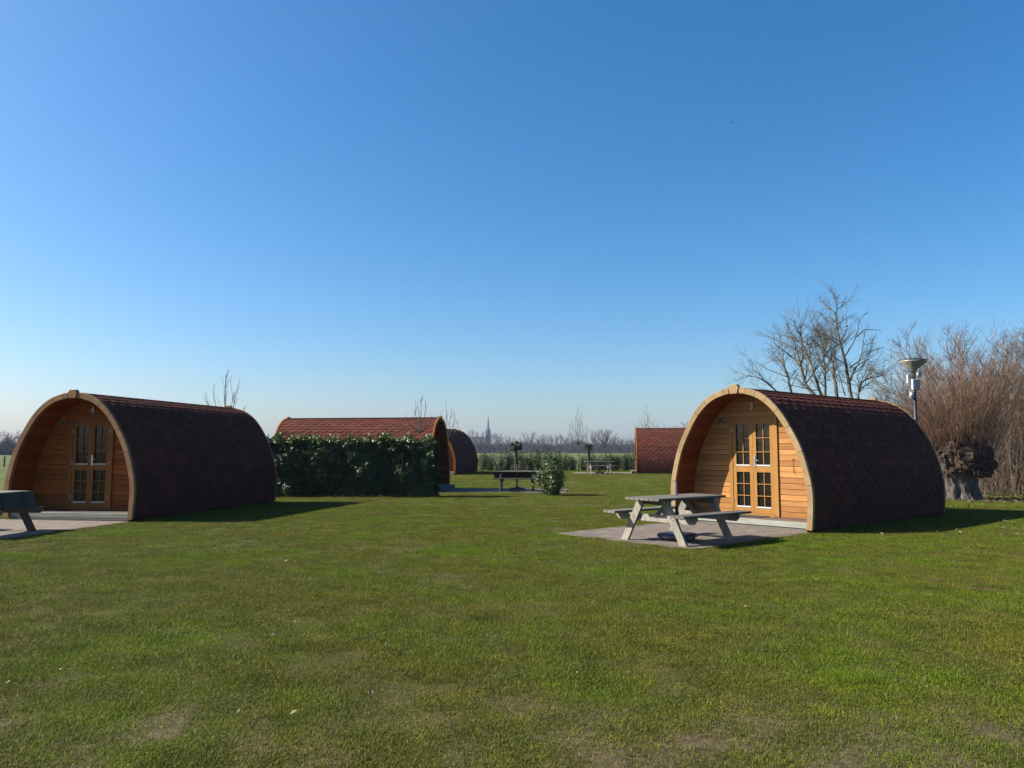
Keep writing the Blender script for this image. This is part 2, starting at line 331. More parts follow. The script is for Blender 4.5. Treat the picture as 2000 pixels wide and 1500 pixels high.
# ------------------------------------------------------------------ where the cabins stand (front centre, yaw of the local frame, ground)
PODS = {'three': ((4.741, 16.249), 40.904 - 90), 'four': ((-10.076, 17.654), 79.305 - 90), 'A': ((-2.94, 31.14), 171.70 - 90), 'B': ((-5.08, 47.26), 80.61 - 90), 'C': ((8.13, 50.34), -7.80 - 90)}
POD_L = 6.49
def to_local(key, x, y):
    (cx, cy), a = PODS[key]; a = R(a); dx, dy = x - cx, y - cy
    return dx * math.cos(a) + dy * math.sin(a), -dx * math.sin(a) + dy * math.cos(a)
def to_world(key, s, t):
    (cx, cy), a = PODS[key]; a = R(a); return cx + s * math.cos(a) - t * math.sin(a), cy + s * math.sin(a) + t * math.cos(a)
# terraces in each cabin's frame: s0, s1, t0, t1
PADS = {'three': (-1.62, 1.60, -3.80, -0.02), 'four': (-2.6, 1.60, -5.2, -0.02), 'A': (-1.55, 1.5, -5.2, -0.02), 'B': (-1.6, 1.6, -3.6, -0.02), 'C': (-1.6, 1.55, -4.2, -0.02)}

# ------------------------------------------------------------------ ground
def build_ground():
    xs = sorted(set([-1700, -1200, -800, -400, -200, -120] + list(range(-90, 91, 3)) + [120, 200, 400, 800, 1200, 1700]))
    ys = sorted(set([-300, -120, -60, -30, -15, -6] + [k * 1.0 for k in range(0, 70, 2)] + list(range(70, 200, 8)) + [240, 320, 500, 800, 1200, 1650]))
    mb = MB(); ny = len(ys)
    for x in xs:
        for y in ys: mb.v.append((x, y, gz(x, y)))
    for i in range(len(xs) - 1):
        for j in range(ny - 1): mb.f.append((i * ny + j, (i + 1) * ny + j, (i + 1) * ny + j + 1, i * ny + j + 1)); mb.t.append(0.5)
    o = mb.build('ground', M['ground'], smooth=True); tag(o, kind='structure')
build_ground()
def pad_inside(x, y, grow=0.0):
    for k, (s0, s1, t0, t1) in PADS.items():
        s, t = to_local(k, x, y)
        e = grow + 0.09 * mnoise.noise(Vector((x * 1.7, y * 1.7, 3)))
        if s0 - e < s < s1 + e and t0 - e < t < t1 + 0.3: return True
    return False
def pod_inside(x, y):
    for k in PODS:
        s, t = to_local(k, x, y)
        if abs(s) < 1.62 and 0 < t < POD_L: return True
    return False
PADNAME = {'three': ('paved terrace of concrete tiles under the picnic table by cabin number 3', 0), 'four': ('paved terrace in front of cabin number 4 at the left edge', 0),
           'A': ('shaded paved strip beside the hedge in front of the red cabin', 0), 'B': ('paved strip in front of the dark cabin farthest back', 0), 'C': ('thin paved strip by the far red cabin and the shrub row', 0)}
for k, (s0, s1, t0, t1) in PADS.items():
    (cx, cy), a = PODS[k]; g = gz(cx, cy); mb = MB()
    ring = []
    for (p, q) in (((s0, t0), (s1, t0)), ((s1, t0), (s1, t1)), ((s1, t1), (s0, t1)), ((s0, t1), (s0, t0))):
        for i in range(10):
            u = i / 10; x = p[0] + (q[0] - p[0]) * u; y = p[1] + (q[1] - p[1]) * u; ring.append((x, y))
    mb.prism([(x, y, -0.06) for x, y in ring], [(x, y, 0.012) for x, y in ring])
    o = mb.build('paving', M['paver'], loc=(cx, cy, g)); o.rotation_euler = (0, 0, R(a)); tag(o, PADNAME[k][0], 'paving', kind='structure')

# ------------------------------------------------------------------ grass: one stuff object, clumps set on points
def clump_variants():
    out = []
    for k in range(7):
        n = 560 if k < 5 else 300; ang = RNG.uniform(0, 2 * math.pi, n); rr = 0.21 * np.sqrt(RNG.uniform(0, 1, n)); bx, by = rr * np.cos(ang), rr * np.sin(ang)
        h = RNG.uniform(0.006, 0.026, n) * np.where(RNG.uniform(size=n) < .05, 1.6, 1) * (1.2 - 0.5 * rr / 0.21) * (1 if k < 5 else .38); lean = RNG.uniform(0.2, 1.6, n) * (1 if k < 5 else 2.4); la = RNG.uniform(0, 2 * math.pi, n)
        w = RNG.uniform(0.0008, 0.0017, n); wa = la + math.pi / 2 + RNG.normal(0, .5, n)
        V = np.empty((n, 5, 3)); dx, dy = np.cos(la) * lean * h, np.sin(la) * lean * h; wx, wy = np.cos(wa) * w, np.sin(wa) * w
        V[:, 0] = np.c_[bx - wx, by - wy, np.full(n, -.003)]; V[:, 1] = np.c_[bx + wx, by + wy, np.full(n, -.003)]
        mx, my, mz = bx + dx * .4, by + dy * .4, h * .62
        V[:, 2] = np.c_[mx + wx * .8, my + wy * .8, mz]; V[:, 3] = np.c_[mx - wx * .8, my - wy * .8, mz]
        V[:, 4] = np.c_[bx + dx, by + dy, h * np.maximum(.25, 1 - .15 * lean)]
        F = (np.arange(n)[:, None] * 5 + np.array([0, 1, 2, 0, 2, 3, 3, 2, 4])[None]).reshape(-1, 3)
        T = RNG.uniform(0, .9, n); T[RNG.uniform(size=n) < (.07 if k < 5 else .6)] = 1.0
        me = tri_mesh('grass_clump', M['blade'], V.reshape(-1, 3), F, np.repeat(T, 3)); out.append(bpy.data.objects.new('grass_clump', me))
    return out
def bare(x, y):
    """how worn the turf is (0 lush .. 1 bare soil): worn towards the near right corner, and in patches"""
    n = mnoise.fractal(Vector((x * .9, y * 1.3, 0)), 1, 2, 4); n2 = mnoise.noise(Vector((x * .35, y * .35, 9)))
    w = 1.0 - min(max((y - 4.15 - 0.10 * max(0, x - .5)) / 1.1, 0), 1); w *= min(max((x - .1) / 1.0, 0), 1)
    return w * .86 + n * .42 + n2 * .16 - 0.01
def build_grass():
    pts, rot, scl, var = [], [], [], []
    bands = [(3.0, 6.5, 66, 1.0), (6.5, 12, 54, 1.05), (12, 22, 31, 1.25), (22, 36, 13, 1.6), (36, 60, 5, 2.2)]
    for y0, y1, dens, sc in bands:
        xa = y1 * .86 + 1.7; n = int(dens * (y1 - y0) * 2 * xa)
        X = RNG.uniform(-xa, xa, n); Y = RNG.uniform(y0, y1, n)
        for x, y in zip(X, Y):
            if abs(x) > y * .86 + 1.6 or pod_inside(x, y) or pad_inside(x, y, 0.0 if y < 25 else .1) or x < -17.5 - (y > 45) * 4: continue
            b = bare(x, y)
            dead = (b > .38 and random.random() < min(.95, (b - .38) * 3.4)) if y < 5.6 and x > .1 else b > .55 and random.random() < .35
            if dead and random.random() < (.6 if y < 5.6 else .1): continue
            pts.append((x, y, gz(x, y))); rot.append((0, 0, random.uniform(0, 6.28)))
            q = mnoise.noise(Vector((x * 1.9, y * 1.9, 5))); k = sc * random.uniform(.8, 1.15)
            scl.append((k, k, k * (1.12 + .2 * q) * (1 if sc < 1.5 else .7))); var.append(random.randrange(5) if not dead else 5 + random.randrange(2))
    def tuft(x, y, h):
        pts.append((x, y, gz(x, y))); rot.append((0, 0, random.uniform(0, 6.28))); k = random.uniform(.5, .9); scl.append((k, k, k * h)); var.append(random.randrange(5))
    for k in PODS:      # longer grass the mower leaves along the cabin sides
        for side in (-1, 1):
            t = .1
            while t < POD_L: tuft(*to_world(k, side * (1.70 + random.uniform(-.03, .08)), t), random.uniform(1.6, 3.6)); t += random.uniform(.04, .12)
        s0, s1, t0, t1 = PADS[k]
        for (a, b) in (((s0, t0), (s1, t0)), ((s1, t0), (s1, t1)), ((s0, t0), (s0, t1))):
            n = int(math.hypot(a[0] - b[0], a[1] - b[1]) / .09)
            for i in range(n): u = (i + random.random()) / n; x, y = to_world(k, a[0] + (b[0] - a[0]) * u + random.gauss(0, .05), a[1] + (b[1] - a[1]) * u + random.gauss(0, .05)); tuft(x, y, random.uniform(1.0, 2.2))
    for i in range(160): tuft(random.uniform(-9.6, -2.6), 26.3 + random.uniform(-.15, .1), random.uniform(2, 4.5))
    me = bpy.data.meshes.new('grass'); me.from_pydata(pts, [], [])
    for nm, ty, dat, key in (('rot', 'FLOAT_VECTOR', rot, 'vector'), ('scl', 'FLOAT_VECTOR', scl, 'vector')):
        a = me.attributes.new(nm, ty, 'POINT'); a.data.foreach_set(key, np.array(dat, dtype=np.float32).ravel())
    a = me.attributes.new('var', 'INT', 'POINT'); a.data.foreach_set('value', np.array(var, dtype=np.int32))
    me.materials.append(M['blade'])
    o = link_mesh('grass', me); tag(o, 'short mown green grass with worn patches across the whole lawn', 'grass', kind='stuff')
    ng = bpy.data.node_groups.new('grass_scatter', 'GeometryNodeTree')
    ng.interface.new_socket('Geometry', in_out='INPUT', socket_type='NodeSocketGeometry'); ng.interface.new_socket('Geometry', in_out='OUTPUT', socket_type='NodeSocketGeometry')
    N, L = ng.nodes, ng.links; gi = N.new('NodeGroupInput'); go = N.new('NodeGroupOutput'); ip = N.new('GeometryNodeInstanceOnPoints'); jn = N.new('GeometryNodeJoinGeometry')
    for v in clump_variants():
        oi = N.new('GeometryNodeObjectInfo'); oi.inputs['Object'].default_value = v; oi.inputs['As Instance'].default_value = True; L.new(oi.outputs['Geometry'], jn.inputs[0])
    def att(nm, ty):
        a = N.new('GeometryNodeInputNamedAttribute'); a.data_type = ty; a.inputs[0].default_value = nm; return next(x for x in a.outputs if x.enabled and x.name == 'Attribute')
    L.new(gi.outputs[0], ip.inputs['Points']); L.new(jn.outputs[0], ip.inputs['Instance']); ip.inputs['Pick Instance'].default_value = True
    L.new(att('var', 'INT'), ip.inputs['Instance Index']); L.new(att('rot', 'FLOAT_VECTOR'), ip.inputs['Rotation']); L.new(att('scl', 'FLOAT_VECTOR'), ip.inputs['Scale'])
    L.new(ip.outputs[0], go.inputs[0]); md = o.modifiers.new('scatter', 'NODES'); md.node_group = ng
build_grass()

# ------------------------------------------------------------------ camping cabins
OUT = [(1.655, 0.05), (1.69, 0.45), (1.675, 0.925), (1.498, 1.589), (1.25, 2.087), (1.01, 2.44), (0.759, 2.68), (0.52, 2.82), (0.273, 2.895), (0.12, 2.922), (0, 2.93)]
JOINTS = [(1.655, 0.05), (1.675, 0.925), (1.498, 1.589), (1.25, 2.087), (1.01, 2.44), (0.759, 2.68), (0.52, 2.82), (0.273, 2.895), (0.128, 2.922)]
def smooth_profile():
    P = [np.array(p) for p in OUT]; P = P + [np.array((-p[0], p[1])) for p in OUT[-2::-1]]
    Q = [2 * P[0] - P[1]] + P + [2 * P[-1] - P[-2]]; pts = []
    for i in range(1, len(Q) - 2):
        for t in np.linspace(0, 1, 12, endpoint=False):
            a, b, c, d = Q[i - 1], Q[i], Q[i + 1], Q[i + 2]
            pts.append(.5 * ((2 * b) + (-a + c) * t + (2 * a - 5 * b + 4 * c - d) * t * t + (-a + 3 * b - 3 * c + d) * t ** 3))
    pts.append(P[-1]); pts = np.array(pts); s = np.r_[0, np.cumsum(np.linalg.norm(np.diff(pts, axis=0), axis=1))]; return pts, s
PP, PS = smooth_profile(); STOT = PS[-1]
def prof(a, off=0.0):
    """point at arc length a from the right foot, pushed off inwards"""
    x = np.interp(a, PS, PP[:, 0]); z = np.interp(a, PS, PP[:, 1]); e = .03
    x0, z0 = np.interp(a - e, PS, PP[:, 0]), np.interp(a - e, PS, PP[:, 1]); x1, z1 = np.interp(a + e, PS, PP[:, 0]), np.interp(a + e, PS, PP[:, 1])
    d = np.array((x1 - x0, z1 - z0)); d /= np.linalg.norm(d) + 1e-9
    return x - d[1] * off, z + d[0] * off
def arc_of(p): return PS[int(np.argmin(np.linalg.norm(PP - np.array(p), axis=1)))]
INNER = [prof(a, 0.135) for a in np.linspace(0, STOT / 2, 90)]
def inner_w(z): return float(np.interp(z, [p[1] for p in INNER], [p[0] for p in INNER]))
CACHE = {}
def cached(key, fn):
    if key not in CACHE: CACHE[key] = fn()
    return CACHE[key]
def roof_mesh():
    mb = MB(); rs = random.Random(3); y0, y1 = 0.002, POD_L - 0.052; A = np.linspace(0, STOT, 90)
    for i in range(89):
        a, b = A[i], A[i + 1]
        mb.prism([(prof(a, .032)[0], y0, prof(a, .032)[1]), (prof(b, .032)[0], y0, prof(b, .032)[1]), (prof(b, .125)[0], y0, prof(b, .125)[1]), (prof(a, .125)[0], y0, prof(a, .125)[1])],
                 [(prof(a, .032)[0], y1, prof(a, .032)[1]), (prof(b, .032)[0], y1, prof(b, .032)[1]), (prof(b, .125)[0], y1, prof(b, .125)[1]), (prof(a, .125)[0], y1, prof(a, .125)[1])], .1)
    e, w = 0.150, 0.332; rows = int(STOT / 2 / e)
    for side in (0, 1):
        def pt(a, y, off):
            a = min(max(a, 0), STOT / 2); x, z = prof(a, off); return ((x if side == 0 else -x), y, z)
        for r in range(rows + 1):
            a0 = r * e + .0; n = int((y1 - y0) / w) + 2; sh = (r % 2) * w / 2
            for k in range(-1, n):
                c = y0 + k * w + sh + (w / 2); t = rs.random() * .7 + (.3 if rs.random() < .15 else 0)
                def cl(y): return min(max(y, y0), y1)
                l_, r_ = cl(c - w / 2 + .0015), cl(c + w / 2 - .0015); l2, r2 = cl(c - w * .27), cl(c + w * .27)
                if r_ - l_ < .02: continue
                j = rs.uniform(-.002, .003); lo = .008 + j; hi = .029
                top = [(a0 + e * 1.55, l_, hi), (a0 + e * 1.55, r_, hi), (a0 + e * .52, r_, .017 + j), (a0, r2, lo), (a0, l2, lo), (a0 + e * .52, l_, .017 + j)]
                T = [pt(*q) for q in top]; B = [pt(q[0], q[1], q[2] + .011) for q in top]
                if side: T, B = T, B
                mb.face(T if side == 0 else T[::-1], t)
                for q in (1, 2, 3, 4, 5):
                    q2 = (q + 1) % 6; mb.face([T[q], T[q2], B[q2], B[q]], t)
    # ridge cap
    for y in np.arange(y0, y1 - .05, .3):
        pts = [(-.13, .009), (0, .000), (.13, .009)]; s = STOT / 2
        for q in range(2):
            p, r_ = pts[q], pts[q + 1]
            A_ = [prof(s + p[0], p[1]), prof(s + r_[0], r_[1])]
            mb.solid([(A_[0][0], y, A_[0][1] + .002), (A_[1][0], y, A_[1][1] + .002), (A_[1][0], min(y + .31, y1), A_[1][1] + .008), (A_[0][0], min(y + .31, y1), A_[0][1] + .008)], [(0, 1, 2, 3)], rs.random() * .6)
    return mb.mesh('roof', M['shingle'])
def arch_mesh(mat):
    mb = MB(); rs = random.Random(11)
    for side in (1, -1):
        for i in range(len(JOINTS) - 1):
            a, b = arc_of(JOINTS[i]) + .0045, arc_of(JOINTS[i + 1]) - .0045; t = rs.random(); k = 6
            outr = [prof(a + (b - a) * q / k, 0) for q in range(k + 1)]; inn = [prof(a + (b - a) * q / k, .128) for q in range(k + 1)][::-1]
            # chamfered outer front edge
            ring = outr + inn; rf = [prof(a + (b - a) * q / k, .008) for q in range(k + 1)] + [prof(a + (b - a) * q / k, .122) for q in range(k + 1)][::-1]
            f = lambda R_, y: [(side * x, y, z) for x, z in R_]
            mb.prism(f(rf, -.07), f(ring, -.06), t); mb.prism(f(ring, -.06), f(ring, 0), t)
    A = np.linspace(0.02, STOT - .02, 60)
    for i in range(59):   # continuous lath behind the segments
        q = [prof(A[i], .05), prof(A[i + 1], .05), prof(A[i + 1], .12), prof(A[i], .12)]; mb.prism([(x, -.02, z) for x, z in q], [(x, -.002, z) for x, z in q], 0)
    return mb.mesh('arch', mat)
def keystone_mesh(mat):
    mb = MB(); ring = [(-.085, 2.788), (.085, 2.788), (.122, 2.918), (.072, 2.985), (-.072, 2.985), (-.122, 2.918)]
    r2 = [(x * .95, 2.88 + (z - 2.88) * .93) for x, z in ring]
    mb.prism([(x, -.085, z) for x, z in r2], [(x, -.077, z) for x, z in ring], .6); mb.prism([(x, -.077, z) for x, z in ring], [(x, .02, z) for x, z in ring], .6)
    return mb.mesh('keystone', mat)
WY = 0.63   # the front wall stands back from the arch
def wall_mesh(back=False, mat='siding'):
    mb = MB(); rs = random.Random(5 if back else 4); z = .205; h = .118; y = WY if not back else POD_L - .35
    while z < 2.78:
        z1 = min(z + h, 2.785); g = .007
        w0, w1 = inner_w(z) + .01, inner_w(z1 - g) + .01
        segs = [(-1, 1, None)] if back or z > 2.32 else [(-1, -.60, 'l'), (.60, 1, 'r')]
        for a, b, m in segs:
            t = rs.random()
            if m is None: ring = [(-w0, z), (w0, z), (w1, z1 - g), (-w1, z1 - g)]
            elif m == 'l': ring = [(-w0, z), (-.585, z), (-.585, z1 - g), (-w1, z1 - g)]
            else: ring = [(.585, z), (w0, z), (w1, z1 - g), (.585, z1 - g)]
            cz = (z + z1) / 2; rf = [(x, cz + (q - cz) * .93) for x, q in ring]
            if w1 > .1:
                mb.prism([(x, y - .006, q) for x, q in rf], [(x, y, q) for x, q in ring], t); mb.prism([(x, y, q) for x, q in ring], [(x, y + .03, q) for x, q in ring], t)
        z += h
    return mb.mesh('wall', M[mat])
def backing_mesh():
    mb = MB(); zz = np.linspace(.2, 2.79, 30); ring = [(inner_w(z) + .008, z) for z in zz] + [(-inner_w(z) - .008, z) for z in zz[::-1]]
    mb.prism([(x, WY + .031, z) for x, z in ring], [(x, WY + .05, z) for x, z in ring]); return mb.mesh('backing', M['rubber'])
def lining_mesh(mat='lining'):
    mb = MB(); rs = random.Random(9); n = 66; A = np.linspace(.10, STOT - .10, n + 1)
    for i in range(n):
        a, b = A[i] + .002, A[i + 1] - .002; t = rs.random(); q = [prof(a, .1255), prof(b, .1255), prof(b, .139), prof(a, .139)]
        mb.prism([(x, .002, z) for x, z in q], [(x, WY + .03, z) for x, z in q], t)
    return mb.mesh('porch_lining', M[mat])
def deck_mesh():
    mb = MB(); rs = random.Random(2); w = inner_w(.2) + .0
    for k in range(5):
        y0 = .05 + k * .12; mb.box((0, y0 + .056, .186), (2 * w, .114, .03), rs.random(), bev=.004)
    return mb.mesh('deck', M['deck'])
def beam_mesh():
    mb = MB(); w = inner_w(.12) + .01
    mb.box((0, .02, .130), (2 * w, .045, .112), .8, bev=.006); return mb.mesh('deck_beam', M['deckbeam'])
def sill_mesh():
    mb = MB(); w = inner_w(.12); mb.box((0, .0, .034), (2 * w, .06, .056), .2, bev=.004); return mb.mesh('base_board', M['tablewood'])
def base_mesh():
    mb = MB(); mb.box((0, POD_L / 2 + .15, .09), (3.0, POD_L - .5, .16)); return mb.mesh('floor_frame', M['rubber'])
def trim_mesh(mat='door'):
    mb = MB()
    for s in (-1, 1): mb.box((s * .5425, WY - .012, 1.255), (.088, .052, 2.09), .5 + .2 * s)
    mb.box((0, WY - .012, 2.322), (1.20, .05, .044 * 1.0), .45); mb.box((0, WY - .014, .228), (.995, .06, .05), .3)
    return mb.mesh('door_frame', M[mat])
def leaf_frame(side):
    """one door leaf: two glazed openings in a timber frame; local origin at the leaf's hinge-side foot"""
    mb = MB(); x0, x1 = (-.494, -.003) if side < 0 else (.003, .494); y = WY - .002; z0, z1 = .257, 2.292
    wx0, wx1 = (x0 + .085, x1 - .078) if side < 0 else (x0 + .078, x1 - .085)
    win = [(.372, 1.13), (1.262, 2.165)]
    mb.box(((x0 + wx0) / 2, y, (z0 + z1) / 2), (wx0 - x0, .05, z1 - z0), .55); mb.box(((x1 + wx1) / 2, y, (z0 + z1) / 2), (x1 - wx1, .05, z1 - z0), .5)
    for a, b in ((z0, win[0][0]), (win[0][1], win[1][0]), (win[1][1], z1)): mb.box(((wx0 + wx1) / 2, y + .001, (a + b) / 2), (wx1 - wx0, .046, b - a), .65)
    return mb, (wx0, wx1), win, y
def window_parts(door, wx, win, y, mat):
    for a, b in win:
        g = MB(); g.box(((wx[0] + wx[1]) / 2, y + .012, (a + b) / 2), (wx[1] - wx[0], .006, b - a)); w = g.build('window_glass', M['glass'], door)
        m = MB(); cx = (wx[0] + wx[1]) / 2
        m.box((cx, y + .0, (a + b) / 2), (.016, .018, b - a), .6)
        for k in (1, 2): m.box((cx, y - .006, a + (b - a) * k / 3), (wx[1] - wx[0] + .045, .034, .014), .8)
        m.build('glazing_bars', M[mat], w)
        s = MB(); s.box((cx, y - .022, a + .012), (wx[1] - wx[0] + .012, .02, .032), bev=.003); s.build('sill', M['white'], w)
def digit(kind):
    """pale numeral standing proud of the wall"""
    c = bpy.data.curves.new('numeral', 'FONT'); c.body = kind; c.size = .225; c.extrude = .012; c.bevel_depth = .001; c.offset = .006; c.align_x = 'CENTER'; c.align_y = 'CENTER'
    o = bpy.data.objects.new('numeral_tmp', c); COL.objects.link(o); bpy.context.view_layer.update()
    me = bpy.data.meshes.new_from_object(o.evaluated_get(bpy.context.evaluated_depsgraph_get())); bpy.data.objects.remove(o)
    for v in me.vertices: x, y, z = v.co; v.co = (x, -z, y)
    me.materials.clear(); me.materials.append(M['number']); return me
def make_pod(key, label, archmat, number=None, step=False):
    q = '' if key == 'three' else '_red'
    (cx, cy), a = PODS[key]; root = thing('camping_cabin', (cx, cy, gz(cx, cy)), R(a), label, 'cabin', 'arched camping cabins on the lawn')
    link_mesh('roof', cached('roof', roof_mesh), root)
    am, km = cached('arch' + archmat, lambda: arch_mesh(M[archmat])), cached('key' + archmat, lambda: keystone_mesh(M[archmat]))
    o = link_mesh('front_arch', am, root); link_mesh('keystone', km, o)
    o = link_mesh('rear_arch', am, root); o.location = (0, POD_L - .05, 0); o.rotation_euler = (0, 0, math.pi); link_mesh('keystone', km, o)
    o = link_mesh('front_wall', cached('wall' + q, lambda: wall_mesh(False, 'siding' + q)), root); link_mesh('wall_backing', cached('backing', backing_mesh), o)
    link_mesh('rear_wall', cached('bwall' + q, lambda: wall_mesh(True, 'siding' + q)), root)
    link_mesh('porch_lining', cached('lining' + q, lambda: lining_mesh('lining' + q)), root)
    link_mesh('deck', cached('deck', deck_mesh), root); link_mesh('deck_beam', cached('beam', beam_mesh), root); link_mesh('base_board', cached('sill', sill_mesh), root); link_mesh('floor_frame', cached('base', base_mesh), root)
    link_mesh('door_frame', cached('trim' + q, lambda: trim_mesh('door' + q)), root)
    for side in (-1, 1):
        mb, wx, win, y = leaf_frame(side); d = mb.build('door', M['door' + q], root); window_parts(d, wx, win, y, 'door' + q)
        if side > 0:
            h = MB(); h.box((.045, y - .031, 1.36), (.038, .012, .25), bev=.003); h.bar((.045, y - .04, 1.385), (.045, y - .075, 1.385), .018, .018, bev=.004); h.bar((.04, y - .075, 1.385), (.165, y - .075, 1.38), .02, .02, bev=.006)
            h.build('handle', M['steel'], d)
        e = side * .497
        for z in (.5, 1.3, 2.05): hb = MB(); hb.tube([(e, y - .03, z - .045), (e, y - .03, z + .045)], .009, 8); hb.build('hinge', M['steel'], d)
    l = MB(); l.tube([(-.78, WY - .005, 2.26), (-.78, WY - .05, 2.26)], .07, 20); w = l.build('wall_lamp', M['deckbeam'], root, smooth=False)
    l = MB(); l.tube([(-.78, WY - .051, 2.26), (-.78, WY - .062, 2.26)], [.052, .04], 20); l.build('lamp_lens', M['hook'], w)
    if number: o = link_mesh('house_number', digit(number), root, loc=(0.0, WY - .03, 2.545))
    if key == 'three':
        h = MB(); h.tube([(.92, WY - .02, 1.42), (.92, WY - .02, 1.13), (.955, WY - .03, 1.11), (.955, WY - .03, 1.22)], .004, 5); h.tube([(.90, WY - .02, 1.42), (.96, WY - .02, 1.42)], .004, 5)
        h.build('wall_hook', M['hook'], root)
    if step:
        s = MB(); s.box((0, -.17, .15), (2.75, .36, .055), .4, bev=.005); s.box((0, -.335, .075), (2.75, .03, .10), .3, bev=.004)
        for x in (-1.3, 0, 1.3): s.box((x, -.17, .06), (.09, .3, .12), .2)
        s.build('step', M['tablewood'], root)
    return root
make_pod('three', 'red shingled arched cabin numbered 3 with sunlit glazed doors, at the right', 'arch_tan', '3')
make_pod('four', 'arched cabin numbered 4 with shaded porch and black shadowed side at the left edge', 'arch_brown', '4')
make_pod('A', 'red arched cabin lying side-on behind the tall laurel hedge, its dark porch facing right', 'arch_orange', None, True)
make_pod('B', 'small distant arched cabin with shadowed dark side, just right of the hedge', 'arch_orange')
make_pod('C', 'distant red cabin seen side-on, partly hidden behind the left edge of cabin number 3', 'arch_orange', None, True)
for key, lab in (('three', 'dark doormat lying on the deck before the doors of cabin number 3'), ('four', 'dark doormat lying on the deck before the doors of cabin number 4')):
    (cx, cy), a = PODS[key]; mb = MB(); mb.box((0, 0, .006), (.78, .40, .012), bev=.003); x, y = to_world(key, 0.0, .36)
    o = mb.build('doormat', M['mat'], loc=(x, y, .202)); o.rotation_euler = (0, 0, R(a + 3)); tag(o, lab, 'doormat', 'doormats on the cabin decks')

# ------------------------------------------------------------------ picnic tables
def make_table(loc, deg, label, top='tablewood', leg='tableleg', folded=(), face=None):
    root = thing('picnic_table', loc, R(deg), label, 'picnic table', 'picnic tables on the terraces'); rs = random.Random(int(abs(loc[0]) * 100))
    HL, TZ, SZ = .92, .775, .50
    mb = MB()
    for k in range(7): mb.box((rs.uniform(-.006, .006), -.33 + k * .11, TZ - .02), (2 * HL, .098, .04), rs.random(), bev=.006)
    mb.build('tabletop', M[face or top], root)  # a lighter face wood paints the sunlight onto the top
    for s in (-1, 1):
        mb = MB()
        if s in folded:      # seat swung up and leaning against the table edge
            nrm = Vector((0, s * .33, 0)) ; p0, p1 = Vector((0, s * .50, SZ - .04)), Vector((0, s * .405, TZ - .01)); d = (p1 - p0); L_ = d.length; d.normalize(); q = Vector((1, 0, 0)).cross(d) * 1.0
            for k in range(4): mb.box(p0 + d * (L_ * (k + .5) / 4), (2 * HL + .04, L_ / 4 - .008, .035), rs.random(), (Vector((1, 0, 0)), d, q), .005)
            out = q if q.y * s > 0 else -q
            for x in (-.62, 0, .62): mb.box((p0 + p1) / 2 + out * .037 + Vector((x, 0, 0)), (.06, L_ - .02, .038), .35, (Vector((1, 0, 0)), d, q), .004)
        else:
            for k in range(3): mb.box((rs.uniform(-.006, .006), s * (.665 + k * .098), SZ - .0), (2 * HL + .02, .09, .04), rs.random(), bev=.006)
        mb.build('seat', M[top], root)
    for ex in (-1, 1):
        for s in (-1, 1):
            mb = MB(); a, b = Vector((ex * .63, s * .66, .0)), Vector((ex * .63, s * .26, TZ - .042)); d = (b - a).normalized(); w = Vector((0, -s * d.z, abs(d.y))).normalized()
            # foot and head cut level
            hw = .068 / abs(d.z); ring = lambda x: [(x, a.y - hw, 0), (x, a.y + hw, 0), (x, b.y + hw, b.z), (x, b.y - hw, b.z)]
            mb.prism(ring(ex * .63 - .025), ring(ex * .63 + .025), rs.random()); lg = mb.build('leg', M[leg], root)
            for (t, o_) in ((.60, .02), (.56, -.025), (.95, 0)) if loc[1] < 14 else ():
                bt = MB(); p = a.lerp(b, t) + Vector((0, o_, 0)); bt.tube([(p.x + ex * .024, p.y, p.z), (p.x + ex * .033, p.y, p.z)], .011, 8); bt.build('bolt', M['steel'], lg)
        mb = MB(); x = ex * .58; y1, z0, z1 = .90, SZ - .14, SZ - .021
        ring = [(-y1, z1), (-y1, z1 - .05), (-y1 + .07, z0), (y1 - .07, z0), (y1, z1 - .05), (y1, z1)]
        mb.prism([(x - .022, y, z) for y, z in ring], [(x + .022, y, z) for y, z in ring], .9); mb.build('seat_beam', M[leg], root)
        mb = MB(); mb.box((x, 0, TZ - .085), (.045, .66, .088), .3, bev=.01); mb.build('top_batten', M[top], root)
        mb = MB(); mb.bar((ex * .55, 0, SZ - .05), (ex * .16, 0, TZ - .05), .045, .07, .5, up=(0, 1, 0)); mb.build('brace', M[leg], root)
    return root
make_table((2.93, 13.80, .012), 38.5, 'weathered grey picnic table on the paved terrace before cabin number 3')
make_table((-10.16, 14.75, .012), 87, 'grey picnic table with one slatted bench folded up, cut by the left edge', 'darktable', 'darktable', (-1,), 'tableleg')  # top in the lighter leg wood, so it looks sunlit against the bench
make_table((.20, 30.35, gz(0, 30.3) + .012), -3, 'dark picnic table beyond the lawn, just left of the lone laurel bush', 'darktable', 'darktable', (1,), 'tablewood')
x, y = at(1171, 922, 48.6).x, 48.6
make_table((x, y, gz(x, y) + .012), 2, 'small far picnic table in front of the shrub row, left of the far red cabin')
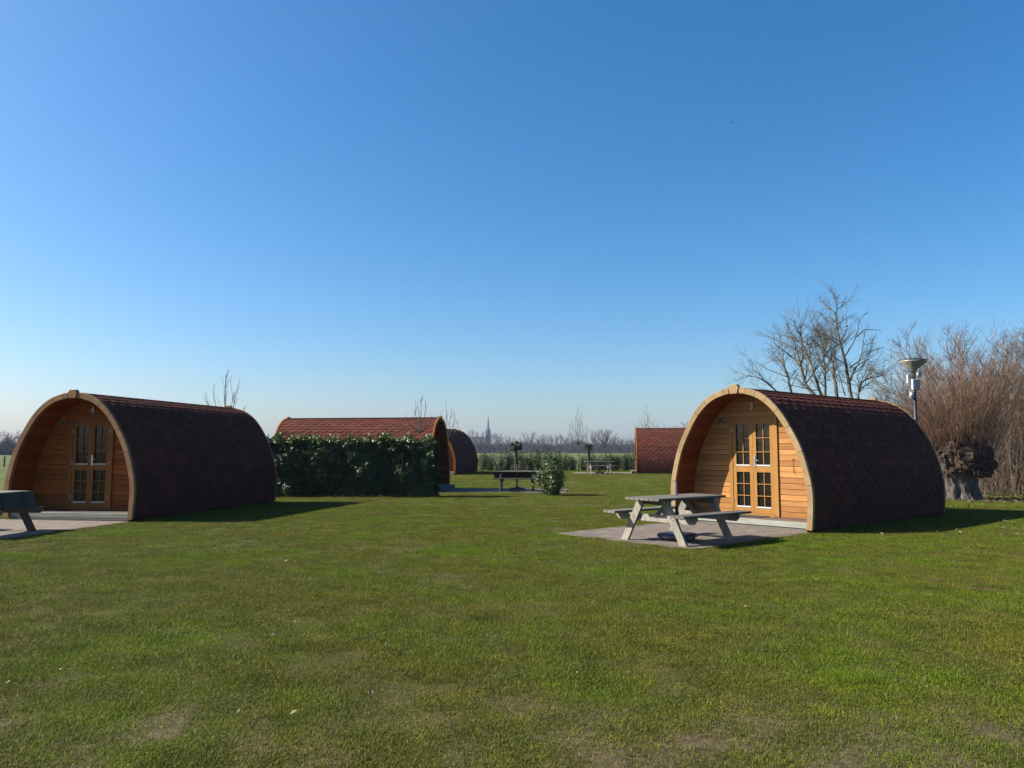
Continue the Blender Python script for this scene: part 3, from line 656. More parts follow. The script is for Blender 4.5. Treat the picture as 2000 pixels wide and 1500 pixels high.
def make_stand(loc, deg, label, wheels=True):
    root = thing('parasol_stand', loc, R(deg), label, 'parasol base', 'parasol bases under the picnic tables')
    mb = MB(); n = 28; ring = []
    for k in range(n):
        t = 2 * math.pi * k / n; c, s = math.cos(t), math.sin(t); r = .30 / (abs(c) ** 4 + abs(s) ** 4) ** .25; ring.append((r * c, r * s))
    sc = lambda f, z: [(x * f, y * f, z) for x, y in ring]
    mb.prism(sc(1, .06), sc(1, .105)); mb.prism(sc(.99, .105), sc(.9, .125)); mb.prism(sc(.35, .125), sc(.22, .16)); mb.build('weight', M['navy'], root)
    for sx in (-1, 1):
        for sy in (-1, 1):
            mb = MB(); mb.tube([(sx * .2 - .018, sy * .2, .03), (sx * .2 + .018, sy * .2, .03)], .03, 12); mb.box((sx * .2, sy * .2, .05), (.05, .03, .03)); mb.build('castor', M['black'], root)
    mb = MB(); mb.tube([(0, 0, .15), (0, 0, .60)], .03, 14); mb.tube([(0, 0, .42), (0, 0, .5)], .04, 14); mb.build('socket', M['black'], root)
    mb = MB(); mb.tube([(0, 0, .58), (0, 0, 1.03)], .023, 14); mb.build('pole', M['greypole'], root)
    return root
make_stand((2.93, 13.80, .012), 45, 'navy wheeled parasol base under the picnic table of cabin number 3')
make_stand((.20, 30.35, gz(0, 30.3) + .012), 0, 'dark parasol base under the middle picnic table beside the laurel bush')
make_stand((x, y, gz(x, y) + .012), 0, 'small dark parasol base under the farthest picnic table')

# ------------------------------------------------------------------ lamp post with its devices
def make_lamp():
    Y = 21.5; X = at(1786, 760, Y).x; zz = lambda py: at(1786, py, Y).z; k = Y / 1500
    root = thing('street_lamp', (X, Y, 0), 0, 'black lamp post with cone shaped lantern and white camera boxes behind cabin number 3', 'street lamp')
    mb = MB(); mb.lathe((0, 0, 0), [(.075, 0), (.075, .9), (.052, .95), (.045, zz(725) - .02)], 16); mb.build('pole', M['black'], root, smooth=True)
    mb = MB(); mb.lathe((0, 0, 0), [(.05, zz(728)), (.10, zz(721)), (.355, zz(707.5)), (.36, zz(704.5))], 32); mb.build('lantern', M['diffuser'], root, smooth=True)
    mb = MB(); mb.lathe((0, 0, 0), [(.365, zz(704.4)), (.365, zz(703.4)), (.20, zz(700.6)), (.05, zz(699.8))], 32); mb.build('cap', M['black'], root)
    mb = MB(); mb.lathe((0, 0, 0), [(.045, zz(724)), (.045, zz(707))], 14); mb.build('lamp_tube', M['white'], root)
    mb = MB(); mb.box((-.01, -.10, (zz(741) + zz(762)) / 2), (.20, .09, zz(741) - zz(762)), bev=.008); b = mb.build('white_box', M['white'], root); tag(b)
    mb = MB(); mb.box((0.0, -.147, (zz(741) + zz(762)) / 2), (.165, .006, zz(742.5) - zz(761))); mb.build('box_cover', M['plastic'], b)
    mb = MB(); mb.box((-.14, .0, (zz(732) + zz(748)) / 2), (.10, .08, zz(732) - zz(748)), bev=.006); mb.build('junction_box', M['white'], root)
    c = Vector((.115, -.06, zz(732))); mb = MB(); mb.tube([c + Vector((-.02, .05, 0)), c, c + Vector((.012, -.03, 0))], [.05, .085, .075], 20); mb.build('dish', M['plastic'], root)
    mb = MB(); mb.box((-.085, -.02, (zz(765) + zz(777)) / 2), (.09, .09, zz(765) - zz(777)), bev=.01); cb = mb.build('camera_mount', M['white'], root)
    mb = MB(); mb.tube([(-.10, -.06, zz(770)), (-.21, -.16, zz(775.5))], .035, 14); mb.tube([(-.20, -.15, zz(775)), (-.222, -.17, zz(776.2))], .04, 14); mb.build('security_camera', M['white'], cb)
make_lamp()

# ------------------------------------------------------------------ bare trees
def wander(p, d, length, n, wob, rs, up=0.0, droop=0.0):
    pts = [Vector(p)]; d = Vector(d).normalized(); st = length / n
    for k in range(n):
        d = d + Vector((rs.gauss(0, wob), rs.gauss(0, wob), rs.gauss(0, wob) + up - droop * k / n)); d.normalize(); pts.append(pts[-1] + d * st)
    return pts
def interp(pts, t):
    x = t * (len(pts) - 1); i = min(int(x), len(pts) - 2); return pts[i].lerp(pts[i + 1], x - i), (pts[i + 1] - pts[i]).normalized()
def side_dir(d, ang, rs):
    a = d.cross(Vector((rs.gauss(0, 1), rs.gauss(0, 1), rs.gauss(0, 1)))).normalized(); return (d * math.cos(ang) + a * math.sin(ang)).normalized()
def sprout(mb, pts, r0, rs, level, spec):
    """side branches along a limb: spec lists (count per metre, length ratio, angle, radius ratio, segments, wobble, up)"""
    if level >= len(spec): return
    cnt, lr, ang, rr, seg, wob, up, tmin, rmin = spec[level]
    Lp = sum((pts[i + 1] - pts[i]).length for i in range(len(pts) - 1)); n = max(1, int(cnt * Lp + rs.random()))
    for _ in range(n):
        t = tmin + (1 - tmin) * rs.random() ** .8; p, d = interp(pts, t * .999)
        L_ = Lp * lr * (1.15 - .7 * t) * rs.uniform(.6, 1.25); L_ = max(L_, .12)
        r = max(rmin, r0 * rr * (1.1 - .6 * t)); q = wander(p, side_dir(d, ang * rs.uniform(.7, 1.3), rs), L_, seg, wob, rs, up)
        mb.tube(q, [r * (1 - .75 * i / seg) for i in range(seg + 1)], 4 if level == 0 else 3, rs.random(), False)
        sprout(mb, q, r, rs, level + 1, spec)
def bare_tree(name, loc, label, cat, limbs, spec, seed, mat, group=None, trunk_r=.12, rot=0):
    """limbs: polylines in local metres with a start radius; first one is the trunk"""
    rs = random.Random(seed); root = thing(name, loc, rot, label, cat, group); tk = MB(); cr = MB()
    for i, (pts, r) in enumerate(limbs):
        pts = [Vector(p) for p in pts]; fine = []
        for j in range(len(pts) - 1):
            for u in range(3): fine.append(pts[j].lerp(pts[j + 1], u / 3) + Vector((rs.gauss(0, .02), rs.gauss(0, .02), 0)) * ((j + u > 0) * (1 if r > .03 else .3)))
        fine.append(pts[-1]); n = len(fine)
        (tk if r > .03 else cr).tube(fine, [max(r * (1 - .82 * k / (n - 1)), .006) for k in range(n)], 8, .5); sprout(cr, fine, r, rs, 0, spec)
    if tk.v: tk.build('trunk', mat, root, smooth=True)
    cr.build('crown', mat, root); return root
# big trees behind cabin 3, measured limb by limb on the photograph (px in a 6.25x crop from 1440,560), each at its own depth with spread to both sides
def limb(px, Y, r, base=None, jit=1.0, seed=0):
    rs = random.Random(seed); out = []; dy = 0
    for x, y in px:
        dy += rs.gauss(0, .28) * jit; out.append(at(1440 + x / 6.25, 560 + y / 6.25, Y + dy))
    if base: out = [Vector((base[0], Y, 0))] + out
    return out, r
SPEC_BIG = [(1.8, .32, .85, .36, 5, .15, .05, .2, .010), (3.8, .5, .8, .5, 4, .20, .05, .1, .006), (7.0, .6, .8, .6, 3, .22, .03, .1, .004)]
GRP = 'bare trees behind cabin number 3'
def big(trunk, others, Y, label, seed, r=.11):
    b = at(1440 + trunk[0][0] / 6.25, 778, Y); base = (b.x + .1, Y); L_ = [limb(trunk, Y, r, base, 1, seed)]
    for k, o in enumerate(others): L_.append(limb(o, Y, r * .38, None, 1.3, seed * 10 + k))
    loc = Vector((base[0], Y, gz(base[0], Y))); L2 = [([p - loc for p in pts], rr) for pts, rr in L_]
    return bare_tree('bare_tree', loc, label, 'tree', L2, SPEC_BIG, seed, M['bark'], GRP)
big([(1390, 1360), (1345, 1080), (1325, 990), (1290, 800), (1240, 640), (1210, 400), (1205, 280), (1232, 185)],
    [[(1370, 990), (1500, 900), (1560, 830), (1740, 740)], [(1310, 850), (1400, 720), (1450, 600), (1500, 400), (1600, 280)], [(1280, 700), (1340, 620), (1440, 530)], [(1370, 1150), (1440, 980), (1600, 880), (1700, 560)],
     [(1450, 610), (1560, 520), (1750, 530)], [(1215, 430), (1120, 380), (1060, 350)]], 39, 'tallest bare tree above the roof of cabin number 3, its tip highest of all', 21)
big([(1215, 1350), (1180, 1080), (1165, 930), (1070, 820), (1030, 680), (1005, 500)], [[(1170, 930), (1210, 800), (1110, 720), (1090, 660)], [(1070, 850), (980, 700), (850, 590)]], 41.5, 'bare tree with a kinked trunk just left of the tallest bare tree', 22, .12)
big([(1075, 1330), (1070, 1000), (1060, 850), (1090, 560)], [[(1070, 1020), (990, 880), (960, 650)], [(1070, 1000), (1170, 830), (1250, 560)]], 43, 'upright bare tree behind the kinked one, with a dark straight trunk', 23, .10)
big([(1020, 1330), (930, 1040), (890, 880), (860, 700), (845, 590)], [[(910, 960), (850, 820), (810, 700)], [(930, 1040), (1010, 900), (960, 740)]], 38, 'slender leaning bare tree in the middle of the group behind cabin number 3', 24, .09)
big([(930, 1320), (820, 1170), (770, 960), (800, 850), (790, 640), (765, 560), (790, 450)], [[(770, 960), (690, 880), (600, 810), (470, 720), (430, 630), (370, 620)], [(700, 870), (710, 760), (700, 680)], [(780, 600), (720, 510), (680, 465)]], 40, 'bare tree with crooked forked top at the left middle of the group', 25, .11)
big([(660, 1300), (620, 1120), (560, 940), (510, 820), (500, 740)], [[(560, 940), (430, 790), (420, 660)], [(620, 1100), (480, 1050), (340, 1000), (230, 910)]], 42, 'low bare tree at the left end of the group behind cabin number 3', 26, .09)
big([(500, 1290), (300, 1130), (190, 1095), (80, 1090)], [[(480, 1280), (280, 1070), (200, 1000)], [(480, 1290), (280, 1240), (130, 1150)]], 37.5, 'sprawling low bare branches reaching left above the arch of cabin number 3', 27, .05)
big([(1480, 1360), (1500, 1200), (1520, 1160), (1640, 1110), (1900, 1060)], [[(1510, 1180), (1450, 1090), (1560, 960)], [(1320, 1330), (1240, 1080), (1200, 900)], [(1530, 1170), (1700, 960), (1900, 860)]], 38.5, 'bare tree with a long branch stretching right towards the street lamp', 28, .08)

# thicket on the right: saplings of a few kinds, each its own thing
def sapling_proto(seed, H, stems, spec, mat, spread=.16, r=.035):
    rs = random.Random(seed); L_ = []
    for k in range(stems):
        d = Vector((rs.gauss(0, spread), rs.gauss(0, spread), 1)); pts = wander((rs.gauss(0, .12), rs.gauss(0, .12), 0), d, H * rs.uniform(.75, 1.05), 8, .07, rs, .05); L_.append((pts, r * rs.uniform(.6, 1.1)))
    return L_
SPEC_SAP = [(5.0, .34, .6, .5, 5, .12, .10, .06, .009), (6.5, .5, .6, .6, 4, .14, .08, .1, .006), (8, .5, .6, .7, 2, .12, .04, .1, .0048)]
protos = []
for k in range(4):
    o = bare_tree('thicket_tree', (0, 0, 0), 'x', 'tree', sapling_proto(40 + k, 6.2, 4, SPEC_SAP, None), SPEC_SAP, 60 + k, M['thicket'], 'bare trees in the thicket'); protos.append(o)
TH = [(1752, 740, 34), (1786, 718, 36), (1822, 690, 33.5), (1850, 668, 36.5), (1870, 640, 31.5), (1905, 668, 34), (1925, 690, 29.5), (1942, 660, 36), (1962, 650, 32), (1980, 645, 29), (1996, 640, 34), (2020, 640, 30.5), (2045, 650, 33), (1890, 690, 38), (1815, 725, 40), (2075, 640, 31)]
for i, (px, py, Y) in enumerate(TH):
    p = at(px, py + 26, Y); s = p.z / 6.1; g = gz(p.x, Y); pr = protos[i % 4]
    lab = 'bare thicket tree at the right, number %s from the left in the row behind the pollard willow' % ['one', 'two', 'three', 'four', 'six', 'eight', 'nine', 'ten', 'eleven', 'twelve', 'thirteen', 'fourteen', 'fifteen', 'seven', 'five', 'sixteen'][i]
    lab = ['bare tree left of the street lamp, leftmost of the thicket', 'bare tree directly behind the street lamp lantern', 'bare tree just right of the street lamp', 'bare tree rising above the left part of the willow shoots', 'taller bare tree whose top pokes highest above the willow shoots', 'bare tree behind the right side of the willow shoots',
           'low bare tree just right of the pollard willow head', 'bare tree behind the right rim of the willow fan', 'dense bare tree between the willow and the right edge', 'pale bare tree close to the right edge of the view', 'tall bare tree cut by the right edge of the view', 'bare tree just outside the right edge, nearest of its row', 'bare tree outside the right edge, farther back', 'farthest bare tree behind the middle of the willow fan', 'farthest bare tree behind the street lamp pole', 'outermost bare tree at the right end of the thicket'][i]
    sc = (s * random.uniform(1.0, 1.3), s * random.uniform(1.0, 1.3), s)
    if i < 4: pr.location = (p.x, Y, g); pr.scale = sc; pr.rotation_euler = (0, 0, i * 1.7); pr['label'] = lab
    else: copy_thing(pr, (p.x, Y, g), i * 1.1, sc, lab)
# undergrowth: nobody could count these stems
def brush():
    mb = MB(); rs = random.Random(77)
    for k in range(2600):
        Y = rs.uniform(27, 37); x = at(1800, 900, Y).x + rs.uniform(0, 1) * (Y * .62 * .35 + 2.5); x = max(x, 14.0 + (Y - 27) * .2)
        h = rs.uniform(.7, 3.4) * (.6 + .4 * min(1, max(0, (x - 14) / 3))); q = wander((x, Y, -.02), (rs.gauss(0, .22), rs.gauss(0, .22), 1), h, 4, .13, rs, .03); r = rs.uniform(.005, .014)
        mb.tube(q, [r, r * .8, r * .6, r * .4, r * .25], 3, rs.random(), False)
        for _ in range(2):
            p, d = interp(q, rs.uniform(.3, .9)); w = wander(p, side_dir(d, .7, rs), h * .3, 2, .15, rs, .05); mb.tube(w, [r * .5, r * .4, r * .2], 3, rs.random(), False)
    o = mb.build('undergrowth', M['thicket']); tag(o, 'brown tangled undergrowth of bare stems beneath the thicket', 'undergrowth', kind='stuff')
brush()
# pollard willow
def pollard():
    rs = random.Random(5); Y = 25.2; b = at(1888, 975, Y); X = b.x; root = thing('pollard_willow', (X, Y, 0), 0, 'thick leaning pollard willow with a fan of orange shoots behind cabin number 3', 'tree')
    k = Y / 1500
    # trunk: leaning left as it rises, ridged
    i0 = 0; tk = MB(); n = 84; rings = []
    for j in range(31):
        t = j / 30; z = t * 1.35; cx = -.10 - .26 * t; r = .56 + .05 * max(0, 1 - t * 5) + .16 * max(0, t - .45); ring = []
        for q in range(n):
            a = 2 * math.pi * q / n; rr = r * (1 + .07 * math.sin(a * 7 + z * 1.5) + .045 * mnoise.noise(Vector((math.cos(a + z * .3) * 9, math.sin(a + z * .3) * 9, z * 1.6))) + .03 * mnoise.noise(Vector((math.cos(a) * 20, math.sin(a) * 20, z * 4))) + .16 * mnoise.noise(Vector((math.cos(a) * 1.4, math.sin(a) * 1.4, z * .8))) + .07 * mnoise.noise(Vector((math.cos(a) * 5, math.sin(a) * 5, z * 3)))); ring.append((cx + rr * math.cos(a), rr * .9 * math.sin(a), z - .05))
        rings.append(ring)
    for j in range(30):
        for q in range(n): q2 = (q + 1) % n; tk.face([rings[j][q], rings[j][q2], rings[j + 1][q2], rings[j + 1][q]])
    tk.build('trunk', M['willowbark'], root)
    hd = MB(); blobs = [(-.72, -.1, 1.38, .40), (-.35, -.3, 1.55, .46), (.05, -.2, 1.48, .44), (.40, .0, 1.42, .44), (.66, .05, 1.22, .34), (-.55, .2, 1.68, .38), (-.15, -.38, 1.16, .34), (-.92, -.05, 1.58, .24), (.2, .25, 1.68, .36), (-.45, -.35, 1.22, .3), (-.68, -.25, .98, .26), (.12, -.42, 1.02, .24), (.42, -.18, 1.02, .32), (.62, .0, .98, .24), (-.9, 0, 1.2, .24)]
    for bx, by, bz, br in blobs:
        m, nn = 16, 24; V = []
        for i in range(m + 1):
            th = math.pi * i / m
            for q in range(nn):
                a = 2 * math.pi * q / nn; d = Vector((math.sin(th) * math.cos(a), math.sin(th) * math.sin(a), math.cos(th))); rr = br * (1 + .5 * mnoise.noise(d * 2.1 + Vector((bx, by, bz)) * 3) + .2 * mnoise.noise(d * 6 + Vector((bz, bx, 0)))); V.append(Vector((bx, by, bz)) + d * rr)
        F = [(i * nn + q, (i + 1) * nn + q, (i + 1) * nn + (q + 1) % nn, i * nn + (q + 1) % nn) for i in range(m) for q in range(nn)]; hd.solid(V, F)
    hd.build('head', M['burl'], root)
    sh = MB()
    for _ in range(300):
        bx, by, bz, br = rs.choice(blobs); a = rs.uniform(0, 6.28); u = rs.random() ** .5; p = Vector((bx + br * .8 * u * math.cos(a), by + br * .8 * u * math.sin(a), bz + br * (.75 - .3 * u)))
        d = Vector((p.x * .55 + rs.gauss(0, .17), p.y * .6 + rs.gauss(0, .2), 1)); H = rs.uniform(1.4, 4.0) * (1.0 if abs(p.x + .1) < .7 else .85); q = wander(p, d, H, 8, .035, rs, .03); r = rs.uniform(.006, .014)
        sh.tube(q, [r * (1 - .8 * i / 8) for i in range(9)], 3, rs.random(), False)
        for _k in range(int(H * 3.2)):
            pp, dd = interp(q, rs.uniform(.25, .97)); w = wander(pp, side_dir(dd, .6, rs), rs.uniform(.25, .9), 3, .06, rs, .06); sh.tube(w, [.0045, .004, .003, .002], 3, rs.random(), False)
    for _ in range(600):      # short dead twigs hanging round the head
        bx, by, bz, br = rs.choice(blobs); d = Vector((rs.gauss(0, 1), rs.gauss(0, 1) - .5, rs.gauss(0, .7))).normalized(); p = Vector((bx, by, bz)) + d * br * .9
        q = wander(p, d + Vector((0, 0, .1)), rs.uniform(.1, .38), 4, .25, rs, 0, .25); sh.tube(q, [.007, .006, .005, .004, .002], 3, rs.random(), False)
    sh.build('shoots', M['shoot'], root)
pollard()
# two small pollarded stumps at the far shrub row
def stump(px, topy, wpx, Y, label):
    rs = random.Random(px); p = at(px, topy, Y); g = gz(p.x, Y); H = p.z - g; w = wpx / 1500 * Y; root = thing('pollarded_tree', (p.x, Y, g), 0, label, 'tree', 'small pollarded trees at the far shrub row')
    mb = MB(); mb.tube([(0, 0, -.05), (.03, 0, H * .4), (0, 0, H - .35)], [.14, .11, .13], 9); mb.build('trunk', M['stump'], root)
    mb = MB()
    for k in range(9):
        c = Vector((rs.uniform(-.36, .36) * w, rs.uniform(-.25, .25) * w, H - .33 + rs.uniform(-.18, .2))); r = w * rs.uniform(.13, .24); V = []; m, nn = 6, 9
        for i in range(m + 1):
            for q in range(nn):
                th = math.pi * i / m; a = 6.283 * q / nn; d = Vector((math.sin(th) * math.cos(a), math.sin(th) * math.sin(a), math.cos(th))); V.append(c + d * r * (1 + .45 * mnoise.noise(d * 2 + c * 4)))
        mb.solid(V, [(i * nn + q, (i + 1) * nn + q, (i + 1) * nn + (q + 1) % nn, i * nn + (q + 1) % nn) for i in range(m) for q in range(nn)])
    for k in range(60):
        a = rs.uniform(0, 6.28); p0 = Vector((.3 * w * math.cos(a), .3 * w * math.sin(a), H - .33 + rs.uniform(-.2, .2))); mb.tube(wander(p0, (math.cos(a), math.sin(a), rs.uniform(0, 1)), .3, 3, .2, rs), [.012, .01, .008, .004], 3, .5, False)
    mb.build('head', M['stump'], root)
stump(1007, 862, 24, 55.8, 'small dark pollarded tree with a wide knobbly head above the far shrub row')
stump(1149, 865, 13, 56.0, 'small dark pollarded tree with a narrow head above the far picnic table')
# young upright trees
SPEC_Y = [(3.2, .30, .42, .5, 4, .06, .10, .12, .006), (4.5, .45, .5, .6, 3, .07, .08, .1, .004)]
def young(px, top, Y, fork, w, stems, seed, label, lean=0):
    p = at(px, top, Y); g = gz(p.x, Y); H = p.z - g; fz = at(px, fork, Y).z - g; rs = random.Random(seed); L_ = [([(0, 0, -.05), (.02, 0, fz * .5), (0, 0, fz)], .06)]
    for k in range(stems):
        u = (k + .5) / stems * 2 - 1; a = u * w / 1500 * Y / 2; hh = H * (1 - .28 * abs(u) - rs.uniform(0, .12)); b = rs.uniform(-.5, .5) * w / 1500 * Y / 2
        L_.append(([(0, 0, fz - .05), (a * .55, b * .55, fz + (hh - fz) * .3), (a * .9 + lean * .5, b * .9, fz + (hh - fz) * .65), (a + rs.gauss(0, .06) + lean, b, hh)], .019))
    return bare_tree('young_tree', (p.x, Y, g), label, 'tree', L_, SPEC_Y, seed, M['bark'], 'young upright bare trees')
young(447, 706, 31, 835, 84, 7, 31, 'young bare tree rising behind the rear of cabin number 4')
young(821, 762, 28.2, 843, 56, 8, 32, 'young bare tree before the red roof of the side-on cabin, forking above the hedge')
young(872, 770, 38, 862, 60, 7, 33, 'young bare tree behind the porch end of the side-on red cabin')
young(1129, 792, 56.5, 868, 44, 10, 34, 'young bare tree with narrow fan crown standing in the far shrub row')
young(1264, 786, 60, 860, 40, 7, 35, 'young bare tree rising behind the roof of the far red cabin')

# ------------------------------------------------------------------ hedges and shrubs
def shrub_points(n, dims, rs, shell=.75):
    """points in a rounded box, most near its surface, lumpy"""
    P, Nn = [], []; hx, hy, H = dims
    while len(P) < n:
        f = rs.random(); x, y, z = rs.uniform(-hx, hx), rs.uniform(-hy, hy), rs.uniform(.05, H)
        side = rs.random(); nrm = Vector((rs.gauss(0, .6), rs.gauss(0, .6), rs.gauss(.35, .5)))
        if f < shell:
            if side < .42: y = -hy; nrm.y -= 1
            elif side < .62: y = hy; nrm.y += 1
            elif side < .86: z = H; nrm.z += 1
            elif side < .93: x = hx; nrm.x += 1
            else: x = -hx; nrm.x -= 1
        d = mnoise.noise(Vector((x * 1.3, y * 1.3 + 5, z * 1.5))) * .26 + mnoise.noise(Vector((x * 4, y * 4, z * 4))) * .12
        dep = -abs(rs.gauss(0, .09)) + d
        if f < shell:
            if side < .42: y -= dep
            elif side < .62: y += dep
            elif side < .86: z += dep * 1.1
            elif side < .93: x += dep
            else: x -= dep
            if side < .42: y = y if y < 0 else -y
        if z < .05: continue
        P.append((x, y, z)); Nn.append(nrm)
    return P, Nn
def big_hedge():
    rs = random.Random(12); x0, x1 = -9.6, -2.66; cx = (x0 + x1) / 2; Y = 26.75; hx, hy, H = (x1 - x0) / 2, .36, 1.98
    root = thing('laurel_hedge', (cx, Y, 0), 0, 'tall dark green laurel hedge in front of the side-on red cabin', 'hedge')
    P, Nn = shrub_points(40000, (hx, hy, H - .06), rs, .8)
    def top(x): return H - .06 + .16 * mnoise.noise(Vector((x * .8, 2, 0))) + .10 * mnoise.noise(Vector((x * 2.6, 7, 0)))
    P = [(x * (1 - .03 * (z / H) ** 4), y * (1 - .22 * (z / H) ** 5), z * top(x) / (H - .06)) for x, y, z in P]
    # shoots standing out of the top
    for k in range(150):
        x = rs.uniform(-hx, hx); y = rs.uniform(-hy, hy); h = rs.uniform(.06, .34)
        for j in range(int(h * 40) + 3): P.append((x + rs.gauss(0, .045), y + rs.gauss(0, .045), top(x) - .08 + h * rs.random())); Nn.append(Vector((rs.gauss(0, 1), rs.gauss(0, 1), .6)))
    for k in range(60):   # and off the front
        x = rs.uniform(-hx, hx); z = rs.uniform(.4, H)
        for j in range(7): P.append((x + rs.gauss(0, .05), -hy - rs.uniform(0, .16), z + rs.gauss(0, .05))); Nn.append(Vector((rs.gauss(0, 1), -.5, rs.gauss(0, 1))))
    P = np.array(P); dep = np.array([mnoise.noise(Vector((p[0] * .9, p[1], p[2] * .9))) for p in P]); n = len(P)
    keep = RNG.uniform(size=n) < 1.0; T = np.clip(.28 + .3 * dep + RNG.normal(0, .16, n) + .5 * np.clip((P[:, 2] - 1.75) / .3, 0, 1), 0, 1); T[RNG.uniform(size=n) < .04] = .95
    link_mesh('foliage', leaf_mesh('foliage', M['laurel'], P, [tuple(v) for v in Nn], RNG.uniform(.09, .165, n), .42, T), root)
    mb = MB()
    for k in range(26):
        x = -hx + (k + .5) * 2 * hx / 26 + rs.gauss(0, .04)
        for _ in range(3): q = wander((x, rs.gauss(0, .06), -.03), (rs.gauss(0, .15), rs.gauss(0, .1), 1), 1.7, 5, .08, rs); mb.tube(q, [.02, .017, .014, .011, .008, .005], 5, .5, False)
    mb.build('stems', M['bark'], root)
    core = MB()
big_hedge()
def shrub(name, loc, dims, n, size, label, cat, mat, seed, group=None, narrow=.55, loose=.2, tintb=.35):
    rs = random.Random(seed); hx, hy, H = dims; root = thing(name, loc, 0, label, cat, group); P, Nn = [], []; mb = MB(); ns = 14
    stems = []
    for k in range(ns):
        a = rs.uniform(0, 6.28); u = rs.random() ** .5; tip = Vector((hx * u * math.cos(a), hy * u * math.sin(a), H * rs.uniform(.72, 1.06) * (1 - .25 * u * u))); b = Vector((tip.x * (1 - narrow) * .5, tip.y * (1 - narrow) * .5, -.03))
        m = b.lerp(tip, .5) + Vector((tip.x * .12, tip.y * .12, -.05)); q = [b, b.lerp(m, .5), m, m.lerp(tip, .5), tip]; stems.append(q); mb.tube(q, [.013, .011, .009, .006, .003], 4, .5, False)
    for k in range(n):
        q = rs.choice(stems); t = min(.999, rs.random() ** .75); p, d = interp(q, t); sp = loose * (.5 + .5 * (1 - abs(t - .5))) ; o = Vector((rs.gauss(0, sp * hx), rs.gauss(0, sp * hy), rs.gauss(0, .07 * H)))
        p = p + o
        if p.z < .04: p.z = .04 + rs.random() * .1
        P.append(tuple(p)); Nn.append((o.x * 2 + rs.gauss(0, .5), o.y * 2 + rs.gauss(0, .5) - .2, rs.gauss(.3, .5)))
    n = len(P); T = np.clip(tintb + RNG.normal(0, .2, n), 0, 1)
    link_mesh('foliage', leaf_mesh('foliage', M[mat], P, Nn, RNG.uniform(size * .7, size * 1.25, n), .42, T), root); mb.build('stems', M['bark'], root); return root
b = at(1077, 960, 27.6); shrub('laurel_bush', (b.x, 27.6, 0), (.50, .45, 1.38), 4600, .085, 'lone leafy laurel bush standing on the lawn beside the middle picnic table', 'bush', 'laurel', 91, narrow=.35, loose=.2, tintb=.42)
rowp = [shrub('row_shrub', (0, 0, 0), (.42, .38, 1.5), 1500, .10, 'x', 'shrub', 'laurel_far', 200 + k, 'laurel shrubs in the far row', narrow=.1, loose=.26, tintb=.4) for k in range(4)]
ROW = [(942, 1.0, 1.0), (958, 1.0, .95), (975, .95, 1.0), (991, 1.05, 1.05), (1006, .95, 1.0), (1022, 1.0, 1.0), (1038, 1.05, 1.02), (1053, 1.0, 1.05), (1070, 1.05, 1.05), (1086, 1.1, 1.1), (1104, 1.05, .95), (1118, .7, .72), (1140, .75, .8), (1153, .7, .95), (1172, .8, .85), (1187, .75, .95), (1202, .75, .85), (1222, .85, .95), (1238, .9, 1.0), (1256, .9, 1.0)]
ORD = ['first', 'second', 'third', 'fourth', 'fifth', 'sixth', 'seventh', 'eighth', 'ninth', 'tenth', 'eleventh', 'twelfth', 'thirteenth', 'fourteenth', 'fifteenth', 'sixteenth', 'seventeenth', 'eighteenth', 'nineteenth', 'twentieth']
for i, (px, w, h) in enumerate(ROW):
    Y = 56.8 + .3 * math.sin(i * 2.3); x = at(px, 900, Y).x; lab = '%s shrub from the left in the far row of green laurels' % ORD[i] if i < 12 else '%s shrub from the left in the far laurel row, in its thin stretch' % ORD[i]
    if i < 4: o = rowp[i]; o.location = (x, Y, gz(x, Y)); o.scale = (w, 1, h); o['label'] = lab
    else: copy_thing(rowp[i % 4], (x, Y, gz(x, Y)), i * 1.3, (w, 1, h), lab)
def dry_reeds():
    rs = random.Random(8); P = []; V, F, T = [], [], []
    for k in range(420):
        Y = rs.uniform(59, 63); x = at(rs.uniform(1150, 1262), 880, Y).x; h = rs.uniform(.6, 1.35) * (.6 + .4 * min(1, max(0, (x - 4) / 5))); g = gz(x, Y); w = .02; dx = rs.gauss(0, .15); i = len(V)
        V += [(x - w, Y, g), (x + w, Y, g), (x + dx * .5 + w, Y, g + h * .6), (x + dx * .5 - w, Y, g + h * .6), (x + dx, Y, g + h)]; F += [(i, i + 1, i + 2), (i, i + 2, i + 3), (i + 3, i + 2, i + 4)]; T += [rs.random()] * 3
    o = link_mesh('dry_reeds', tri_mesh('dry_reeds', M['reed'], V, F, T)); tag(o, 'pale dry reeds behind the thin end of the far shrub row', 'reeds', kind='stuff')
dry_reeds()

# ------------------------------------------------------------------ meadow fence at the far left
fr = thing('meadow_fence', (-45.4, 69, 0), 0, 'wooden fence posts with thin wire at the edge of the meadow, far left', 'fence')
for i, x in enumerate((-18, -12, -6, 0, 6, 12)):
    mb = MB(); mb.tube([(x, 0, -.1), (x + .03, 0, 1.05)], [.075, .07], 8); mb.build('post', M['post'], fr)
mb = MB()
for z in (.45, .9): mb.tube([(-18, -.07, z), (12, -.07, z)], .004, 4)
mb.build('wire', M['steel'], fr)

